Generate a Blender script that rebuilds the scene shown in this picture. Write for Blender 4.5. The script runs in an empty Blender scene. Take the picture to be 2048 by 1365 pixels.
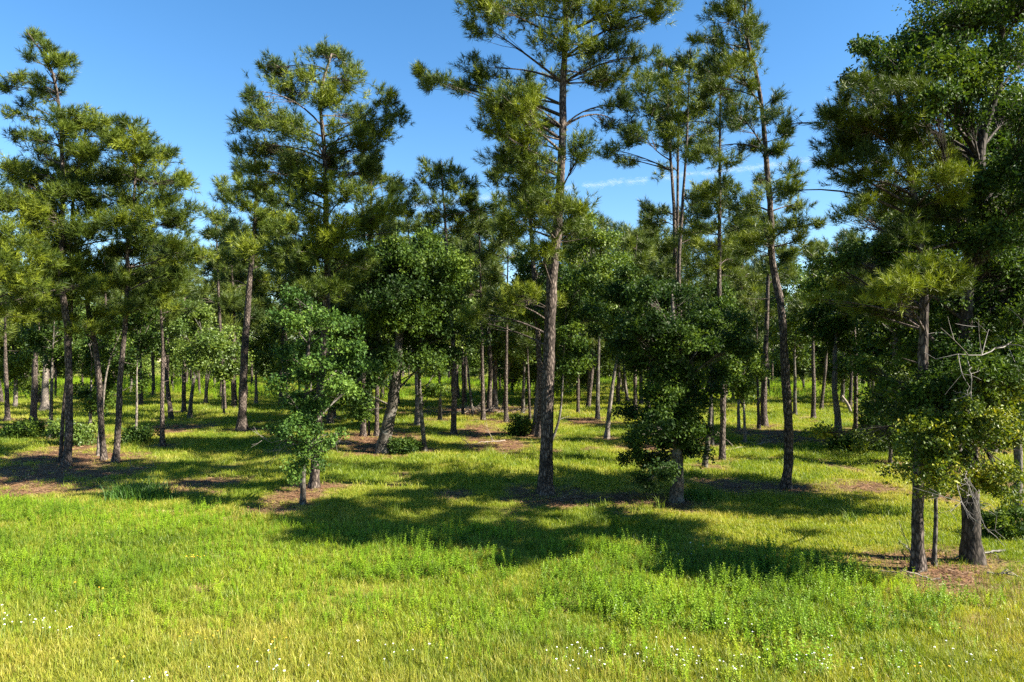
import bpy, math
import numpy as np
from mathutils import Vector

R = math.radians
sc = bpy.context.scene
rng = np.random.default_rng(11)

# ------------------------------------------------------------------ camera, sky, sun, exposure
CAM_H, F, HZ = 4.5, 1365.0, 722.0          # camera height (m), focal length and horizon row in photo pixels
cam_d = bpy.data.cameras.new('camera')
cam_d.sensor_width = 36.0
cam_d.lens = 36.0 * F / 2048.0
cam_d.shift_y = (HZ - 682.5) / 2048.0
cam_d.clip_start = 0.1
cam_d.clip_end = 20000
cam = bpy.data.objects.new('camera', cam_d)
sc.collection.objects.link(cam)
cam.location = (0, 0, CAM_H)
cam.rotation_euler = (R(90), 0, 0)
sc.camera = cam

SUN_AZ, SUN_EL = 107.0, 37.0               # clockwise from the view direction; elevation
w = bpy.data.worlds.new('World'); sc.world = w; w.use_nodes = True
nt = w.node_tree; nt.nodes.clear()
out = nt.nodes.new('ShaderNodeOutputWorld'); bg = nt.nodes.new('ShaderNodeBackground')
sky = nt.nodes.new('ShaderNodeTexSky'); sky.sky_type = 'NISHITA'; sky.sun_disc = False
sky.sun_elevation = R(SUN_EL); sky.sun_rotation = R(SUN_AZ)
sky.altitude = 100; sky.air_density = 1.0; sky.dust_density = 0.15; sky.ozone_density = 1.6
hs = nt.nodes.new('ShaderNodeHueSaturation'); hs.inputs['Saturation'].default_value = 1.30
nt.links.new(sky.outputs[0], hs.inputs['Color']); nt.links.new(hs.outputs[0], bg.inputs[0]); bg.inputs[1].default_value = 0.057
nt.links.new(bg.outputs[0], out.inputs[0])

sd = bpy.data.lights.new('sun', 'SUN'); sd.energy = 5.0; sd.angle = R(0.53); sd.color = (1.0, 0.93, 0.80)
sun = bpy.data.objects.new('sun', sd); sc.collection.objects.link(sun)
sdir = Vector((math.cos(R(SUN_EL)) * math.sin(R(SUN_AZ)), math.cos(R(SUN_EL)) * math.cos(R(SUN_AZ)), math.sin(R(SUN_EL))))
sun.rotation_euler = sdir.to_track_quat('Z', 'Y').to_euler()
sun.location = (40, -10, 40)

sc.view_settings.view_transform = 'Standard'
sc.view_settings.look = 'None'
sc.view_settings.exposure = 2.15
sc.view_settings.gamma = 1.0
sc.render.engine = 'CYCLES'
cy = sc.cycles
cy.max_bounces = 5; cy.diffuse_bounces = 3; cy.glossy_bounces = 2; cy.transmission_bounces = 3; cy.transparent_max_bounces = 24
cy.use_denoising = False
try:
    cy.denoiser = 'OPENIMAGEDENOISE'; cy.denoising_input_passes = 'RGB_ALBEDO_NORMAL'; cy.denoising_prefilter = 'ACCURATE'
except Exception: pass
cy.sample_clamp_indirect = 4.0

# ------------------------------------------------------------------ helpers
def hgt(x, y):
    "gentle swells of the ground"
    x = np.asarray(x, float); y = np.asarray(y, float)
    return (0.05*np.sin(x*0.31+1.3)*np.sin(y*0.27) + 0.04*np.sin(x*0.13-y*0.21+0.6) + 0.018*np.sin(x*1.1+y*0.7)*np.sin(y*1.3-x*0.4))

def dist(py): return CAM_H*F/(py-HZ)
def at(px, py, D):
    return np.array([(px-1024.0)/F*D, D, CAM_H-(py-HZ)/F*D])

def vnoise(x, y, seed=0):
    "value noise on numpy arrays, 0..1"
    x = np.asarray(x, float); y = np.asarray(y, float)
    xi = np.floor(x).astype(np.int64); yi = np.floor(y).astype(np.int64)
    fx = x-xi; fy = y-yi
    fx = fx*fx*(3-2*fx); fy = fy*fy*(3-2*fy)
    def h(i, j):
        n = (i*374761393 + j*668265263 + seed*974711) & 0xffffffff
        n = ((n ^ (n >> 13))*1274126177) & 0xffffffff
        return ((n ^ (n >> 16)) & 0xffff)/65535.0
    return (h(xi, yi)*(1-fx)+h(xi+1, yi)*fx)*(1-fy) + (h(xi, yi+1)*(1-fx)+h(xi+1, yi+1)*fx)*fy
def fbm(x, y, seed=0, o=3):
    t = 0; a = 0.5; s = 0
    for k in range(o):
        t = t + a*vnoise(x*2**k, y*2**k, seed+k); s += a; a *= 0.5
    return t/s

def mesh_np(name, V, T, mats, smooth=True, attrs=None, midx=None):
    "triangle mesh from numpy arrays"
    me = bpy.data.meshes.new(name)
    V = np.asarray(V, np.float32); T = np.asarray(T, np.int32)
    me.vertices.add(len(V)); me.vertices.foreach_set('co', V.ravel())
    n = len(T)
    me.loops.add(n*3); me.loops.foreach_set('vertex_index', T.ravel())
    me.polygons.add(n)
    me.polygons.foreach_set('loop_start', np.arange(0, n*3, 3, dtype=np.int32))
    me.polygons.foreach_set('loop_total', np.full(n, 3, np.int32))
    me.polygons.foreach_set('use_smooth', np.full(n, bool(smooth)))
    if midx is not None: me.polygons.foreach_set('material_index', np.asarray(midx, np.int32))
    for m in (mats if isinstance(mats, (list, tuple)) else [mats]): me.materials.append(m)
    for k, a in (attrs or {}).items():
        at_ = me.attributes.new(k, 'FLOAT', 'POINT'); at_.data.foreach_set('value', np.asarray(a, np.float32))
    me.update(calc_edges=True)
    return me

def link(name, data, parent=None, loc=None):
    o = bpy.data.objects.new(name, data); sc.collection.objects.link(o)
    if parent is not None: o.parent = parent
    if loc is not None: o.location = loc
    return o
def tag(o, label=None, cat=None, group=None, kind=None):
    if label: o['label'] = label
    if cat: o['category'] = cat
    if group: o['group'] = group
    if kind: o['kind'] = kind
    return o

def unit(v): return v/np.maximum(np.linalg.norm(v, axis=-1, keepdims=True), 1e-9)

def tubes(P, Rd, sides=3, wob=None):
    "N tapered tubes: P (N,K,3), Rd (N,K) -> verts, tris"
    P = np.asarray(P, float); Rd = np.asarray(Rd, float)
    N, K, _ = P.shape
    t = np.empty_like(P); t[:, 1:-1] = P[:, 2:]-P[:, :-2]; t[:, 0] = P[:, 1]-P[:, 0]; t[:, -1] = P[:, -1]-P[:, -2]
    t = unit(t)
    main = unit(P[:, -1]-P[:, 0])
    ref = np.where((np.abs(main[:, 2]) > 0.8)[:, None], np.array([1.0, 0, 0]), np.array([0, 0, 1.0]))[:, None, :]
    u = unit(np.cross(t, np.broadcast_to(ref, t.shape))); v = np.cross(t, u)
    a = np.linspace(0, 2*math.pi, sides, endpoint=False)
    rr = Rd[:, :, None]*np.ones(sides)
    if wob is not None: rr = rr*wob
    V = P[:, :, None, :] + rr[..., None]*(np.cos(a)[None, None, :, None]*u[:, :, None, :] + np.sin(a)[None, None, :, None]*v[:, :, None, :])
    V = V.reshape(-1, 3)
    k = np.arange(K-1)[:, None]*sides; s = np.arange(sides)[None, :]; s2 = (s+1) % sides
    A = (k+s).ravel(); B = (k+s2).ravel(); C = (k+sides+s2).ravel(); Dd = (k+sides+s).ravel()
    q = np.concatenate([np.stack([A, B, C], 1), np.stack([A, C, Dd], 1)])
    T = (q[None] + (np.arange(N)*K*sides)[:, None, None]).reshape(-1, 3)
    return V, T

def joinm(parts):
    Vs, Ts, n = [], [], 0
    for V, T in parts:
        if len(V) == 0: continue
        Vs.append(V); Ts.append(T+n); n += len(V)
    return np.concatenate(Vs), np.concatenate(Ts)

def spline(pts, n):
    pts = np.asarray(pts, float)
    if len(pts) == 2: pts = np.array([pts[0], (pts[0]+pts[1])/2, pts[1]])
    d = np.r_[0, np.cumsum(np.linalg.norm(np.diff(pts, axis=0), axis=1))]; d /= d[-1]
    P = np.vstack([2*pts[0]-pts[1], pts, 2*pts[-1]-pts[-2]])
    tt = np.linspace(0, 1, n); o = np.empty((n, 3))
    for i, t in enumerate(tt):
        k = min(np.searchsorted(d, t, 'right')-1, len(pts)-2); f = (t-d[k])/(d[k+1]-d[k])
        p0, p1, p2, p3 = P[k], P[k+1], P[k+2], P[k+3]
        o[i] = 0.5*((2*p1)+(-p0+p2)*f+(2*p0-5*p1+4*p2-p3)*f*f+(-p0+3*p1-3*p2+p3)*f**3)
    return o

# ------------------------------------------------------------------ materials
def nodes(name):
    m = bpy.data.materials.new(name); m.use_nodes = True
    n = m.node_tree.nodes; n.clear()
    return m, n, m.node_tree.links
def ramp(n, stops):
    r = n.new('ShaderNodeValToRGB'); e = r.color_ramp.elements
    while len(e) < len(stops): e.new(0.5)
    for i, (p, c) in enumerate(stops): e[i].position = p; e[i].color = (*c, 1)
    return r

def foliage_mat(name, stops, trans=0.3, rough=0.5, spec=0.35, tint=(1.25, 1.25, 0.5), attr='var', inst=False):
    m, n, l = nodes(name)
    a = n.new('ShaderNodeAttribute'); a.attribute_name = attr
    a.attribute_type = 'INSTANCER' if inst else 'GEOMETRY'
    if inst == 'color':
        pass
    r = ramp(n, stops); l.new(a.outputs['Fac'], r.inputs[0])
    p = n.new('ShaderNodeBsdfPrincipled'); p.inputs['Roughness'].default_value = rough
    p.inputs['Specular IOR Level'].default_value = spec
    l.new(r.outputs[0], p.inputs['Base Color'])
    t = n.new('ShaderNodeBsdfTranslucent')
    mx = n.new('ShaderNodeMix'); mx.data_type = 'RGBA'; mx.blend_type = 'MULTIPLY'; mx.inputs[0].default_value = 1
    l.new(r.outputs[0], mx.inputs[6]); mx.inputs[7].default_value = (*tint, 1)
    l.new(mx.outputs[2], t.inputs[0])
    ms = n.new('ShaderNodeMixShader'); ms.inputs[0].default_value = trans
    l.new(p.outputs[0], ms.inputs[1]); l.new(t.outputs[0], ms.inputs[2])
    o = n.new('ShaderNodeOutputMaterial'); l.new(ms.outputs[0], o.inputs[0])
    return m

def bark_mat(name, dark, mid, light, scale=(9, 9, 2.6), bump=0.6, lichen=None):
    m, n, l = nodes(name)
    tc = n.new('ShaderNodeTexCoord'); mp = n.new('ShaderNodeMapping'); mp.inputs['Scale'].default_value = scale
    l.new(tc.outputs['Object'], mp.inputs[0])
    nz = n.new('ShaderNodeTexNoise'); nz.inputs['Scale'].default_value = 1.7; nz.inputs['Detail'].default_value = 4
    l.new(mp.outputs[0], nz.inputs['Vector'])
    ad = n.new('ShaderNodeVectorMath'); ad.operation = 'MULTIPLY_ADD'; ad.inputs[1].default_value = (0.5, 0.5, 0.5)
    l.new(nz.outputs['Color'], ad.inputs[0]); l.new(mp.outputs[0], ad.inputs[2])
    vo = n.new('ShaderNodeTexVoronoi'); vo.feature = 'DISTANCE_TO_EDGE'; vo.inputs['Scale'].default_value = 1.0
    l.new(ad.outputs[0], vo.inputs['Vector'])
    r = ramp(n, [(0.0, dark), (0.16, mid), (0.55, light)]); l.new(vo.outputs['Distance'], r.inputs[0])
    n2 = n.new('ShaderNodeTexNoise'); n2.inputs['Scale'].default_value = 1.3; n2.inputs['Detail'].default_value = 5
    l.new(tc.outputs['Object'], n2.inputs['Vector'])
    r2 = ramp(n, [(0.3, (0.6, 0.58, 0.56)), (0.7, (1.35, 1.3, 1.25))]); l.new(n2.outputs[0], r2.inputs[0])
    mx = n.new('ShaderNodeMix'); mx.data_type = 'RGBA'; mx.blend_type = 'MULTIPLY'; mx.inputs[0].default_value = 1
    l.new(r.outputs[0], mx.inputs[6]); l.new(r2.outputs[0], mx.inputs[7])
    col = mx.outputs[2]
    if lichen:
        n3 = n.new('ShaderNodeTexNoise'); n3.inputs['Scale'].default_value = 3.1; n3.inputs['Detail'].default_value = 6
        l.new(tc.outputs['Object'], n3.inputs['Vector'])
        r3 = ramp(n, [(0.52, (0, 0, 0)), (0.64, (1, 1, 1))]); l.new(n3.outputs[0], r3.inputs[0])
        m3 = n.new('ShaderNodeMix'); m3.data_type = 'RGBA'; l.new(r3.outputs[0], m3.inputs[0]); l.new(col, m3.inputs[6]); m3.inputs[7].default_value = (*lichen, 1)
        col = m3.outputs[2]
    p = n.new('ShaderNodeBsdfPrincipled'); p.inputs['Roughness'].default_value = 0.9; p.inputs['Specular IOR Level'].default_value = 0.2
    l.new(col, p.inputs['Base Color'])
    b = n.new('ShaderNodeBump'); b.inputs['Strength'].default_value = bump; b.inputs['Distance'].default_value = 0.04
    l.new(vo.outputs['Distance'], b.inputs['Height']); l.new(b.outputs[0], p.inputs['Normal'])
    o = n.new('ShaderNodeOutputMaterial'); l.new(p.outputs[0], o.inputs[0])
    return m

def plain_mat(name, c, rough=0.85, var=0.35):
    m, n, l = nodes(name)
    tc = n.new('ShaderNodeTexCoord'); nz = n.new('ShaderNodeTexNoise'); nz.inputs['Scale'].default_value = 9
    l.new(tc.outputs['Object'], nz.inputs['Vector'])
    r = ramp(n, [(0.3, tuple(x*(1-var) for x in c)), (0.7, tuple(min(1, x*(1+var)) for x in c))]); l.new(nz.outputs[0], r.inputs[0])
    p = n.new('ShaderNodeBsdfPrincipled'); p.inputs['Roughness'].default_value = rough
    l.new(r.outputs[0], p.inputs['Base Color'])
    o = n.new('ShaderNodeOutputMaterial'); l.new(p.outputs[0], o.inputs[0])
    return m

M = {}
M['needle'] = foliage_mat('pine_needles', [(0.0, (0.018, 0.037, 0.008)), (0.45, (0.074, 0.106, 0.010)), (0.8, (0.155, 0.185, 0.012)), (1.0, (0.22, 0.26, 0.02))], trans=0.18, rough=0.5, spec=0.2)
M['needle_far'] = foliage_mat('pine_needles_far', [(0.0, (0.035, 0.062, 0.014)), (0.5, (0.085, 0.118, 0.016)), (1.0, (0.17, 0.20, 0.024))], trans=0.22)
M['leaf'] = foliage_mat('oak_leaves', [(0.0, (0.018, 0.040, 0.010)), (0.5, (0.050, 0.090, 0.012)), (1.0, (0.13, 0.18, 0.018))], trans=0.24, rough=0.55, spec=0.12)
M['leaf_yellow'] = foliage_mat('oak_leaves_yellowing', [(0.0, (0.025, 0.05, 0.008)), (0.45, (0.10, 0.14, 0.012)), (0.8, (0.22, 0.23, 0.014)), (1.0, (0.31, 0.26, 0.012))], trans=0.24, rough=0.48, spec=0.25)
M['leaf_sage'] = foliage_mat('oak_leaves_small', [(0.0, (0.022, 0.052, 0.012)), (0.5, (0.056, 0.112, 0.020)), (1.0, (0.12, 0.19, 0.03))], trans=0.24, rough=0.55, spec=0.12)
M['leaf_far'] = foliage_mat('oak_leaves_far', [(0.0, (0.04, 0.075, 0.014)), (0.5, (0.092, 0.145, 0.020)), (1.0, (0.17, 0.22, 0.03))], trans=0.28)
M['pine_bark'] = bark_mat('pine_bark', (0.012, 0.009, 0.008), (0.075, 0.060, 0.050), (0.235, 0.195, 0.168), scale=(13, 13, 4.5), bump=0.9)
M['oak_bark'] = bark_mat('oak_bark', (0.02, 0.018, 0.015), (0.085, 0.075, 0.062), (0.17, 0.155, 0.13), scale=(14, 14, 5), bump=0.4, lichen=(0.15, 0.14, 0.12))
M['pale_bark'] = bark_mat('pale_bark', (0.06, 0.055, 0.048), (0.16, 0.14, 0.12), (0.25, 0.22, 0.19), scale=(8, 8, 4), bump=0.3)
M['dark_bark'] = bark_mat('dark_oak_bark', (0.012, 0.010, 0.008), (0.055, 0.046, 0.038), (0.11, 0.095, 0.08), scale=(12, 12, 4), bump=0.5)
M['dead'] = plain_mat('dead_wood', (0.13, 0.115, 0.10))
M['brush'] = plain_mat('brush_wood', (0.20, 0.16, 0.125))

# ------------------------------------------------------------------ trees
def limb_curve(a, b, n=7, sag=0.12, r=rng):
    "curved limb from trunk point a to b"
    L = np.linalg.norm(b-a); t = np.linspace(0, 1, n)[:, None]
    mid = (a+b)/2 + np.array([0, 0, sag*L]) + r.normal(0, 0.07*L, 3)
    return (1-t)**2*a + 2*t*(1-t)*mid + t*t*b

def crown_points(c, r, n, rg, per=12, tight=0.46):
    K = max(4, n//per)                       # boughs of the clump, each a flattened spray
    e = unit(rg.normal(size=(K, 3)))
    flip = (e[:, 2] < 0) & (rg.random(K) < 0.35); e[flip, 2] *= -1
    q = c + e*(rg.random(K)**0.5*0.92)[:, None]*r
    wgt = rg.random(K)+0.25; j = rg.choice(K, n, p=wgt/wgt.sum())
    g = float(np.cbrt(r[0]*r[1]*r[2]))
    sg = min(tight*g, 0.55)*rg.uniform(0.55, 1.25, K)
    off = rg.normal(size=(n, 3))*sg[j][:, None]*np.array([0.8, 0.8, 0.42])
    off[:, 2] -= 0.25*(off[:, 0]**2+off[:, 1]**2)/np.maximum(sg[j], .05)*0.5
    p = q[j]+off
    return p, unit(0.5*e[j]+0.8*unit(off+1e-6)), rg.normal(size=K)[j]

def needles(p, d, s, rg, m=30, length=0.19, width=0.0148):
    "bottle-brush shoots: p, d (N,3)"
    N = len(p)
    ss = np.broadcast_to(np.asarray(s, float), (N,))[:, None]*rg.uniform(0.8, 1.2, (N, 1))
    t = rg.random((N, m))**0.8
    base = p[:, None, :] + d[:, None, :]*((t-0.55)*0.24*ss)[..., None]
    ref = unit(rg.normal(size=(N, 3))); u = unit(np.cross(d, ref)); v = np.cross(d, u)
    phi = rg.random((N, m))*2*math.pi
    ang = R(82)-t*R(62)+rg.normal(0, R(9), (N, m))
    nd = d[:, None, :]*np.cos(ang)[..., None] + (u[:, None, :]*np.cos(phi)[..., None]+v[:, None, :]*np.sin(phi)[..., None])*np.sin(ang)[..., None]
    L = length*ss*rg.uniform(0.75, 1.15, (N, m))
    tip = base + nd*L[..., None]; tip[..., 2] -= 0.06*L
    side = unit(np.cross(nd, rg.normal(size=(N, m, 3))))*(width*ss/2)[..., None]
    V = np.stack([base-side, base+side, tip], 2).reshape(-1, 3)
    T = np.arange(len(V), dtype=np.int64).reshape(-1, 3)
    return V, T

def leaves(p, s, rg, m=9, length=0.122, width=0.066, spread=0.17, fine=False):
    "clusters of small folded leaves round twig ends p"
    N = len(p)
    s = np.broadcast_to(np.asarray(s, float), (N,))
    q = p[:, None, :] + unit(rg.normal(size=(N, m, 3)))*(spread*s[:, None]*rg.random((N, m))**0.5)[..., None]
    d = unit(rg.normal(size=(N, m, 3))+np.array([0, 0, -0.15]))
    nrm = unit(rg.normal(size=(N, m, 3))*0.75+np.array([0.1, 0, 0.8]))
    u = unit(np.cross(d, nrm)); nn = np.cross(u, d)
    L = (length*s[:, None]**0.82*rg.uniform(0.7, 1.25, (N, m)))[..., None]; W = L*width/length
    a = q; b = q+d*L*0.55+u*W/2+nn*W*0.22; c = q+d*L; e = q+d*L*0.55-u*W/2+nn*W*0.22
    if fine:
        V = np.stack([q, q+d*L*rg.uniform(.6, .85, (N, m, 1))+u*W*.62+nn*W*.2, q+d*L*rg.uniform(.85, 1., (N, m, 1))-u*W*.45], 2).reshape(-1, 3)
        return V, np.arange(len(V)).reshape(-1, 3)
    V = np.stack([a, b, c, e], 2).reshape(-1, 3)
    k = np.arange(N*m)[:, None]*4
    T = np.concatenate([k+np.array([[0, 1, 2]]), k+np.array([[0, 2, 3]])])
    return V, T

TRUNKS = []          # world x, y, radius of every trunk, for litter and clearance

def build_tree(kind, trunk, rb, blobs, s, seed, mats, taper=0.8, dense=1.0, flare=0.5, stubs=0, twigf=0.15, hi=None):
    """meshes of one tree in local metres. trunk: polyline from the base; blobs: (centre, radii, material slot, brightness)"""
    rg = np.random.default_rng(seed)
    n = max(14, int(len(trunk)*5))
    C = spline(trunk, n); H = C[-1, 2]
    t = np.linspace(0, 1, n)
    rad = rb*(1-taper*t**1.25) + rb*flare*np.exp(-np.maximum(C[:, 2], 0)/(1.3*rb+0.05))
    C[0, 2] -= 0.12
    sides = 12 if rb > 0.1 else 8
    wob = 1+0.07*rg.normal(size=(1, n, sides))*(1 if rb > 0.08 else 0.6)
    lob = 1+0.22*np.exp(-np.maximum(C[:, 2], 0)/(1.2*rb+0.05))[None, :, None]*np.sin(np.arange(sides)*2*math.pi/sides*rg.integers(3, 5)+rg.random()*6)[None, None, :]
    wood = [tubes(C[None], rad[None], sides, wob*lob)]
    FV, FT, FA, FM, nv = [], [], [], [], 0
    limbs, limr, tw, twr = [], [], [], []
    for bi, bl in enumerate(blobs):
        c = np.asarray(bl[0], float); r = np.asarray(bl[1], float)
        bd = bl[4] if len(bl) > 4 else 1.0
        slot = bl[2] if len(bl) > 2 else 0; br = bl[3] if len(bl) > 3 else 0.0
        # attachment on the trunk
        k0 = np.argmin(np.abs(C[:, 2]-c[2])); hd = np.linalg.norm(c[:2]-C[k0, :2])
        za = c[2]-(0.30 if kind == 'pine' else 0.75)*hd*rg.uniform(0.6, 1.3)
        k = int(np.clip(np.argmin(np.abs(C[:, 2]-za)), max(1, n//8), n-1))
        if kind != 'pine': k = max(k, n//4)
        a = C[k]
        Lm = limb_curve(a, c, 8, sag=rg.uniform(-0.02, 0.16) if kind == 'pine' else rg.uniform(0.02, 0.2), r=rg)
        LL = np.linalg.norm(c-a)
        r0 = min(rad[k]*0.55, 0.014+0.011*LL)
        limbs.append(Lm); limr.append(np.linspace(r0, 0.008*max(1, s*0.8), 8))
        vol = r[0]*r[1]*r[2]
        if kind == 'pine':
            N = int(dense*bd*285*vol**0.70/s**2)+8
        else:
            N = int(dense*bd*420*vol**0.72/s**1.85)+8
        p, d, cl = crown_points(c, r, N, rg, 11 if kind == 'pine' else 24, 0.35 if kind == 'pine' else 0.42)
        # patchy: thin out by a coarse 3-D pattern so sky shows through
        g = np.sin(p[:, 0]*2.3/s+bi)*np.sin(p[:, 1]*2.1/s+1.7*bi)*np.sin(p[:, 2]*2.7/s+0.6)
        keep = g > -0.62+0.25*rg.random(N)-0.2
        p, d, cl = p[keep], d[keep], cl[keep]; N = len(p)
        if N == 0: continue
        tone = (0.33 if kind == 'pine' else 0.36)+br+0.10*rg.normal()+0.16*cl+0.13*rg.normal(size=N)  # br sets leaf tone and paints brightness of sunlit clumps into it
        if kind == 'pine':
            axis = c.copy(); axis[:2] -= C[k0, :2]; axis[2] = 0
            dd = unit(0.5*d + 0.35*unit(axis[None]+1e-6) + np.array([0, 0, 0.75]) + 0.32*rg.normal(size=(N, 3)))
            V, T = needles(p, dd, s, rg, m=30)
            A = np.repeat(np.clip(tone, 0, 1), 90); A[2::3] = np.clip(A[2::3]+0.12, 0, 1)
        else:
            if s > 0.9:
                V, T = leaves(p, s, rg, m=15, length=0.098, width=0.062, spread=0.19, fine=True); q = 3
            else:
                V, T = leaves(p, s, rg, m=9, length=0.112, width=0.058); q = 4
            A = np.repeat(np.clip(tone, 0, 1), len(V)//N)
            A = np.clip(A+np.repeat(rg.normal(0, 0.12, len(V)//q), q), 0, 1)
        FV.append(V); FT.append(T+nv); FA.append(A); FM.append(np.full(len(T), slot)); nv += len(V)
        # twigs out to the shoots
        sel = np.flatnonzero(rg.random(N) < (twigf if s < 1.5 else twigf*0.5))
        if len(sel):
            e = p[sel] - (0.05*s*d[sel])
            f = rg.uniform(0.45, 1.0, len(sel)); idx = (f*7).astype(int)
            st = Lm[idx]
            md = (st+e)/2+rg.normal(0, 0.06, (len(sel), 3))+np.array([0, 0, -0.04])
            tw.append(np.stack([st, md, e], 1)); twr.append(np.tile([0.011, 0.008, 0.004], (len(sel), 1))*max(0.8, s))
    if limbs: wood.append(tubes(np.array(limbs), np.array(limr), 5))
    if tw: wood.append(tubes(np.concatenate(tw), np.concatenate(twr), 3))
    if stubs:
        ks = rg.integers(int(n*0.25), max(int(n*0.25)+1, int(n*0.7)), stubs); P = []
        for k in ks:
            az = rg.random()*2*math.pi; L = rg.uniform(0.4, 1.5)
            e = C[k]+np.array([math.cos(az)*L, math.sin(az)*L, rg.uniform(-0.2, 0.35)*L])
            P.append(limb_curve(C[k], e, 5, sag=rg.uniform(-0.1, 0.15), r=rg))
        wood.append(tubes(np.array(P), np.tile(np.linspace(0.022, 0.006, 5), (stubs, 1)), 4))
    V, T = joinm(wood)
    tm = mesh_np('trunk', V, T, mats[0])
    cm = mesh_np('crown', np.concatenate(FV), np.concatenate(FT), mats[1:], smooth=False, attrs={'var': np.concatenate(FA)}, midx=np.concatenate(FM)) if FV else None
    return tm, cm

def place_tree(name, meshes, loc, label, cat, group=None, rz=0.0, sc_=1.0):
    e = link(name, None, None, (loc[0], loc[1], float(hgt(loc[0], loc[1]))))
    e.rotation_euler = (0, 0, rz); e.scale = (sc_,)*3 if np.isscalar(sc_) else sc_
    e.empty_display_size = 0.3
    tag(e, label, cat, group)
    link('trunk', meshes[0], e)
    if meshes[1]: link('crown', meshes[1], e)
    return e

def hero(kind, label, base, wpx, pts, blobs, seed, mats=None, lod=1.0, D=None, depth=1.0, group=None, name=None, lean=0.0, cat=None, **kw):
    """a tree measured in the photograph and set at its real distance. pts: trunk waypoints, blobs: (x, y, rx, ry[, slot, brightness])"""
    rg = np.random.default_rng(seed*7+1)
    D = D or dist(base[1])
    b = at(base[0], base[1], D); b[2] = 0.0
    m = D/F
    tp = [np.zeros(3)]
    for i, (x, y) in enumerate(pts):
        q = at(x, y, D)-b; q[1] = lean*q[2]+rg.normal(0, 0.012)*q[2]; tp.append(q)
    tp = np.array(tp)
    s = float(np.clip(D/20.5, 0.76, 4.0))*lod
    bl = []
    ax_z = tp[:, 2]
    half = max([abs(x-np.interp(-y, [-p[1] for p in pts], [p[0] for p in pts]))+rx for (x, y, rx, ry, *_) in blobs], default=0)*m
    for (x, y, rx, ry, *ex) in blobs:
        q = at(x, y, D)-b
        tx = np.interp(q[2], ax_z, tp[:, 0]); ty = np.interp(q[2], ax_z, tp[:, 1])
        off = abs(q[0]-tx); room = math.sqrt(max(half**2*0.8-off**2, 0.05))
        dy = rg.uniform(-0.85, 0.75)*min(room, 2.6)*depth
        if ex and ex[0] == 1: dy = -rg.uniform(0.7, 2.2)           # the low sunlit boughs reach out in front
        elif ex and ex[1] >= 0.1: dy = -abs(dy)
        q = at(x, y, D+ty+dy)-b
        rd = 0.5*(rx+ry)*m*1.1
        bl.append((q, 1.1*np.array([rx*m, rd, ry*m]), *(ex if ex else (0, 0.0)), 0.7 if ex and ex[0] == 1 else 1.0))
    # limbs the photograph cannot show: the side of the crown away from the camera
    for q in list(bl)[::3]:
        c = q[0].copy(); ty = np.interp(c[2], ax_z, tp[:, 1])
        c[1] = ty + abs(c[1]-ty)+rg.uniform(0.3, 1.0)*depth; c[0] += rg.normal(0, 0.25); c[2] += rg.normal(0, 0.2)
        bl.append((c, q[1]*0.9, q[2], q[3], 0.6))
    mats = mats or ([M['pine_bark'], M['needle']] if kind == 'pine' else [M['oak_bark'], M['leaf']])
    me = build_tree(kind, tp, wpx*m*0.46, bl, s, seed, mats, **kw)
    TRUNKS.append((b[0], b[1], wpx*m/2))
    return place_tree(name or ('pine_tree' if kind == 'pine' else 'oak_tree'), me, b, label, cat or ('pine' if kind == 'pine' else 'oak'), group)

def auto(x, top, bot, hw, n, seed, kind='pine', b=0.0):
    "blob list filling a crown between rows top and bot"
    rg = np.random.default_rng(seed+500); o = []
    hgt_ = bot-top
    for i in range(n):
        f = (i+0.5+rg.uniform(-0.3, 0.3))/n                      # 0 top .. 1 bottom
        if kind == 'pine': wv = hw*(0.22+0.78*math.sin(min(1, f*1.25)*math.pi*0.62))
        else: wv = hw*math.sqrt(max(0.12, 1-(2*f-0.95)**2))
        xo = rg.uniform(-1, 1)*wv*0.72
        rx = hw*rg.uniform(0.30, 0.5)*(0.75 if f < 0.15 else 1)
        ry = rx*rg.uniform(0.5, 0.75) if kind == 'pine' else rx*rg.uniform(0.7, 0.95)
        o.append((x+xo, top+f*hgt_, rx, ry, 0, b))
    return o

exec_trees = []
# --- the tall pine in the middle of the clearing edge
hero('pine', 'tallest straight pine with a thick dark plated trunk and long sideways limbs', (1090, 990), 29,
     [(1094, 850), (1098, 700), (1104, 560), (1115, 450), (1123, 300), (1126, 170), (1131, 60), (1126, -70)],
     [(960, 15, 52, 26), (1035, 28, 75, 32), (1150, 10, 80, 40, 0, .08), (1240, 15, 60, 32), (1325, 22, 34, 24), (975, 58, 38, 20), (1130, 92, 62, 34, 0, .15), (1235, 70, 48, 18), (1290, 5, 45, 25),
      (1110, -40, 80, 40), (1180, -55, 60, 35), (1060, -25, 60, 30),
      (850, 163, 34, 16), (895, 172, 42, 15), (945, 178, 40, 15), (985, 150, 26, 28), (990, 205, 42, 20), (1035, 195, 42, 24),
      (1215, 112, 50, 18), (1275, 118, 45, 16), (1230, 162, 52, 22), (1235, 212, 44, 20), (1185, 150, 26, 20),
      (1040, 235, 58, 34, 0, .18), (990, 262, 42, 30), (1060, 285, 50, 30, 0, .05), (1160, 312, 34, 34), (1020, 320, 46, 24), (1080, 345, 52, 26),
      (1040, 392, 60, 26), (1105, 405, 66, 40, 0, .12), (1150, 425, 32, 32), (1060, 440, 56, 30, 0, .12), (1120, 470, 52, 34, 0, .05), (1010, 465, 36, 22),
      (1085, 520, 42, 26), (1040, 596, 44, 26, 0, .2), (990, 612, 40, 20), (1118, 612, 20, 22), (950, 632, 34, 14)], 1, taper=0.72, stubs=4)
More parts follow.
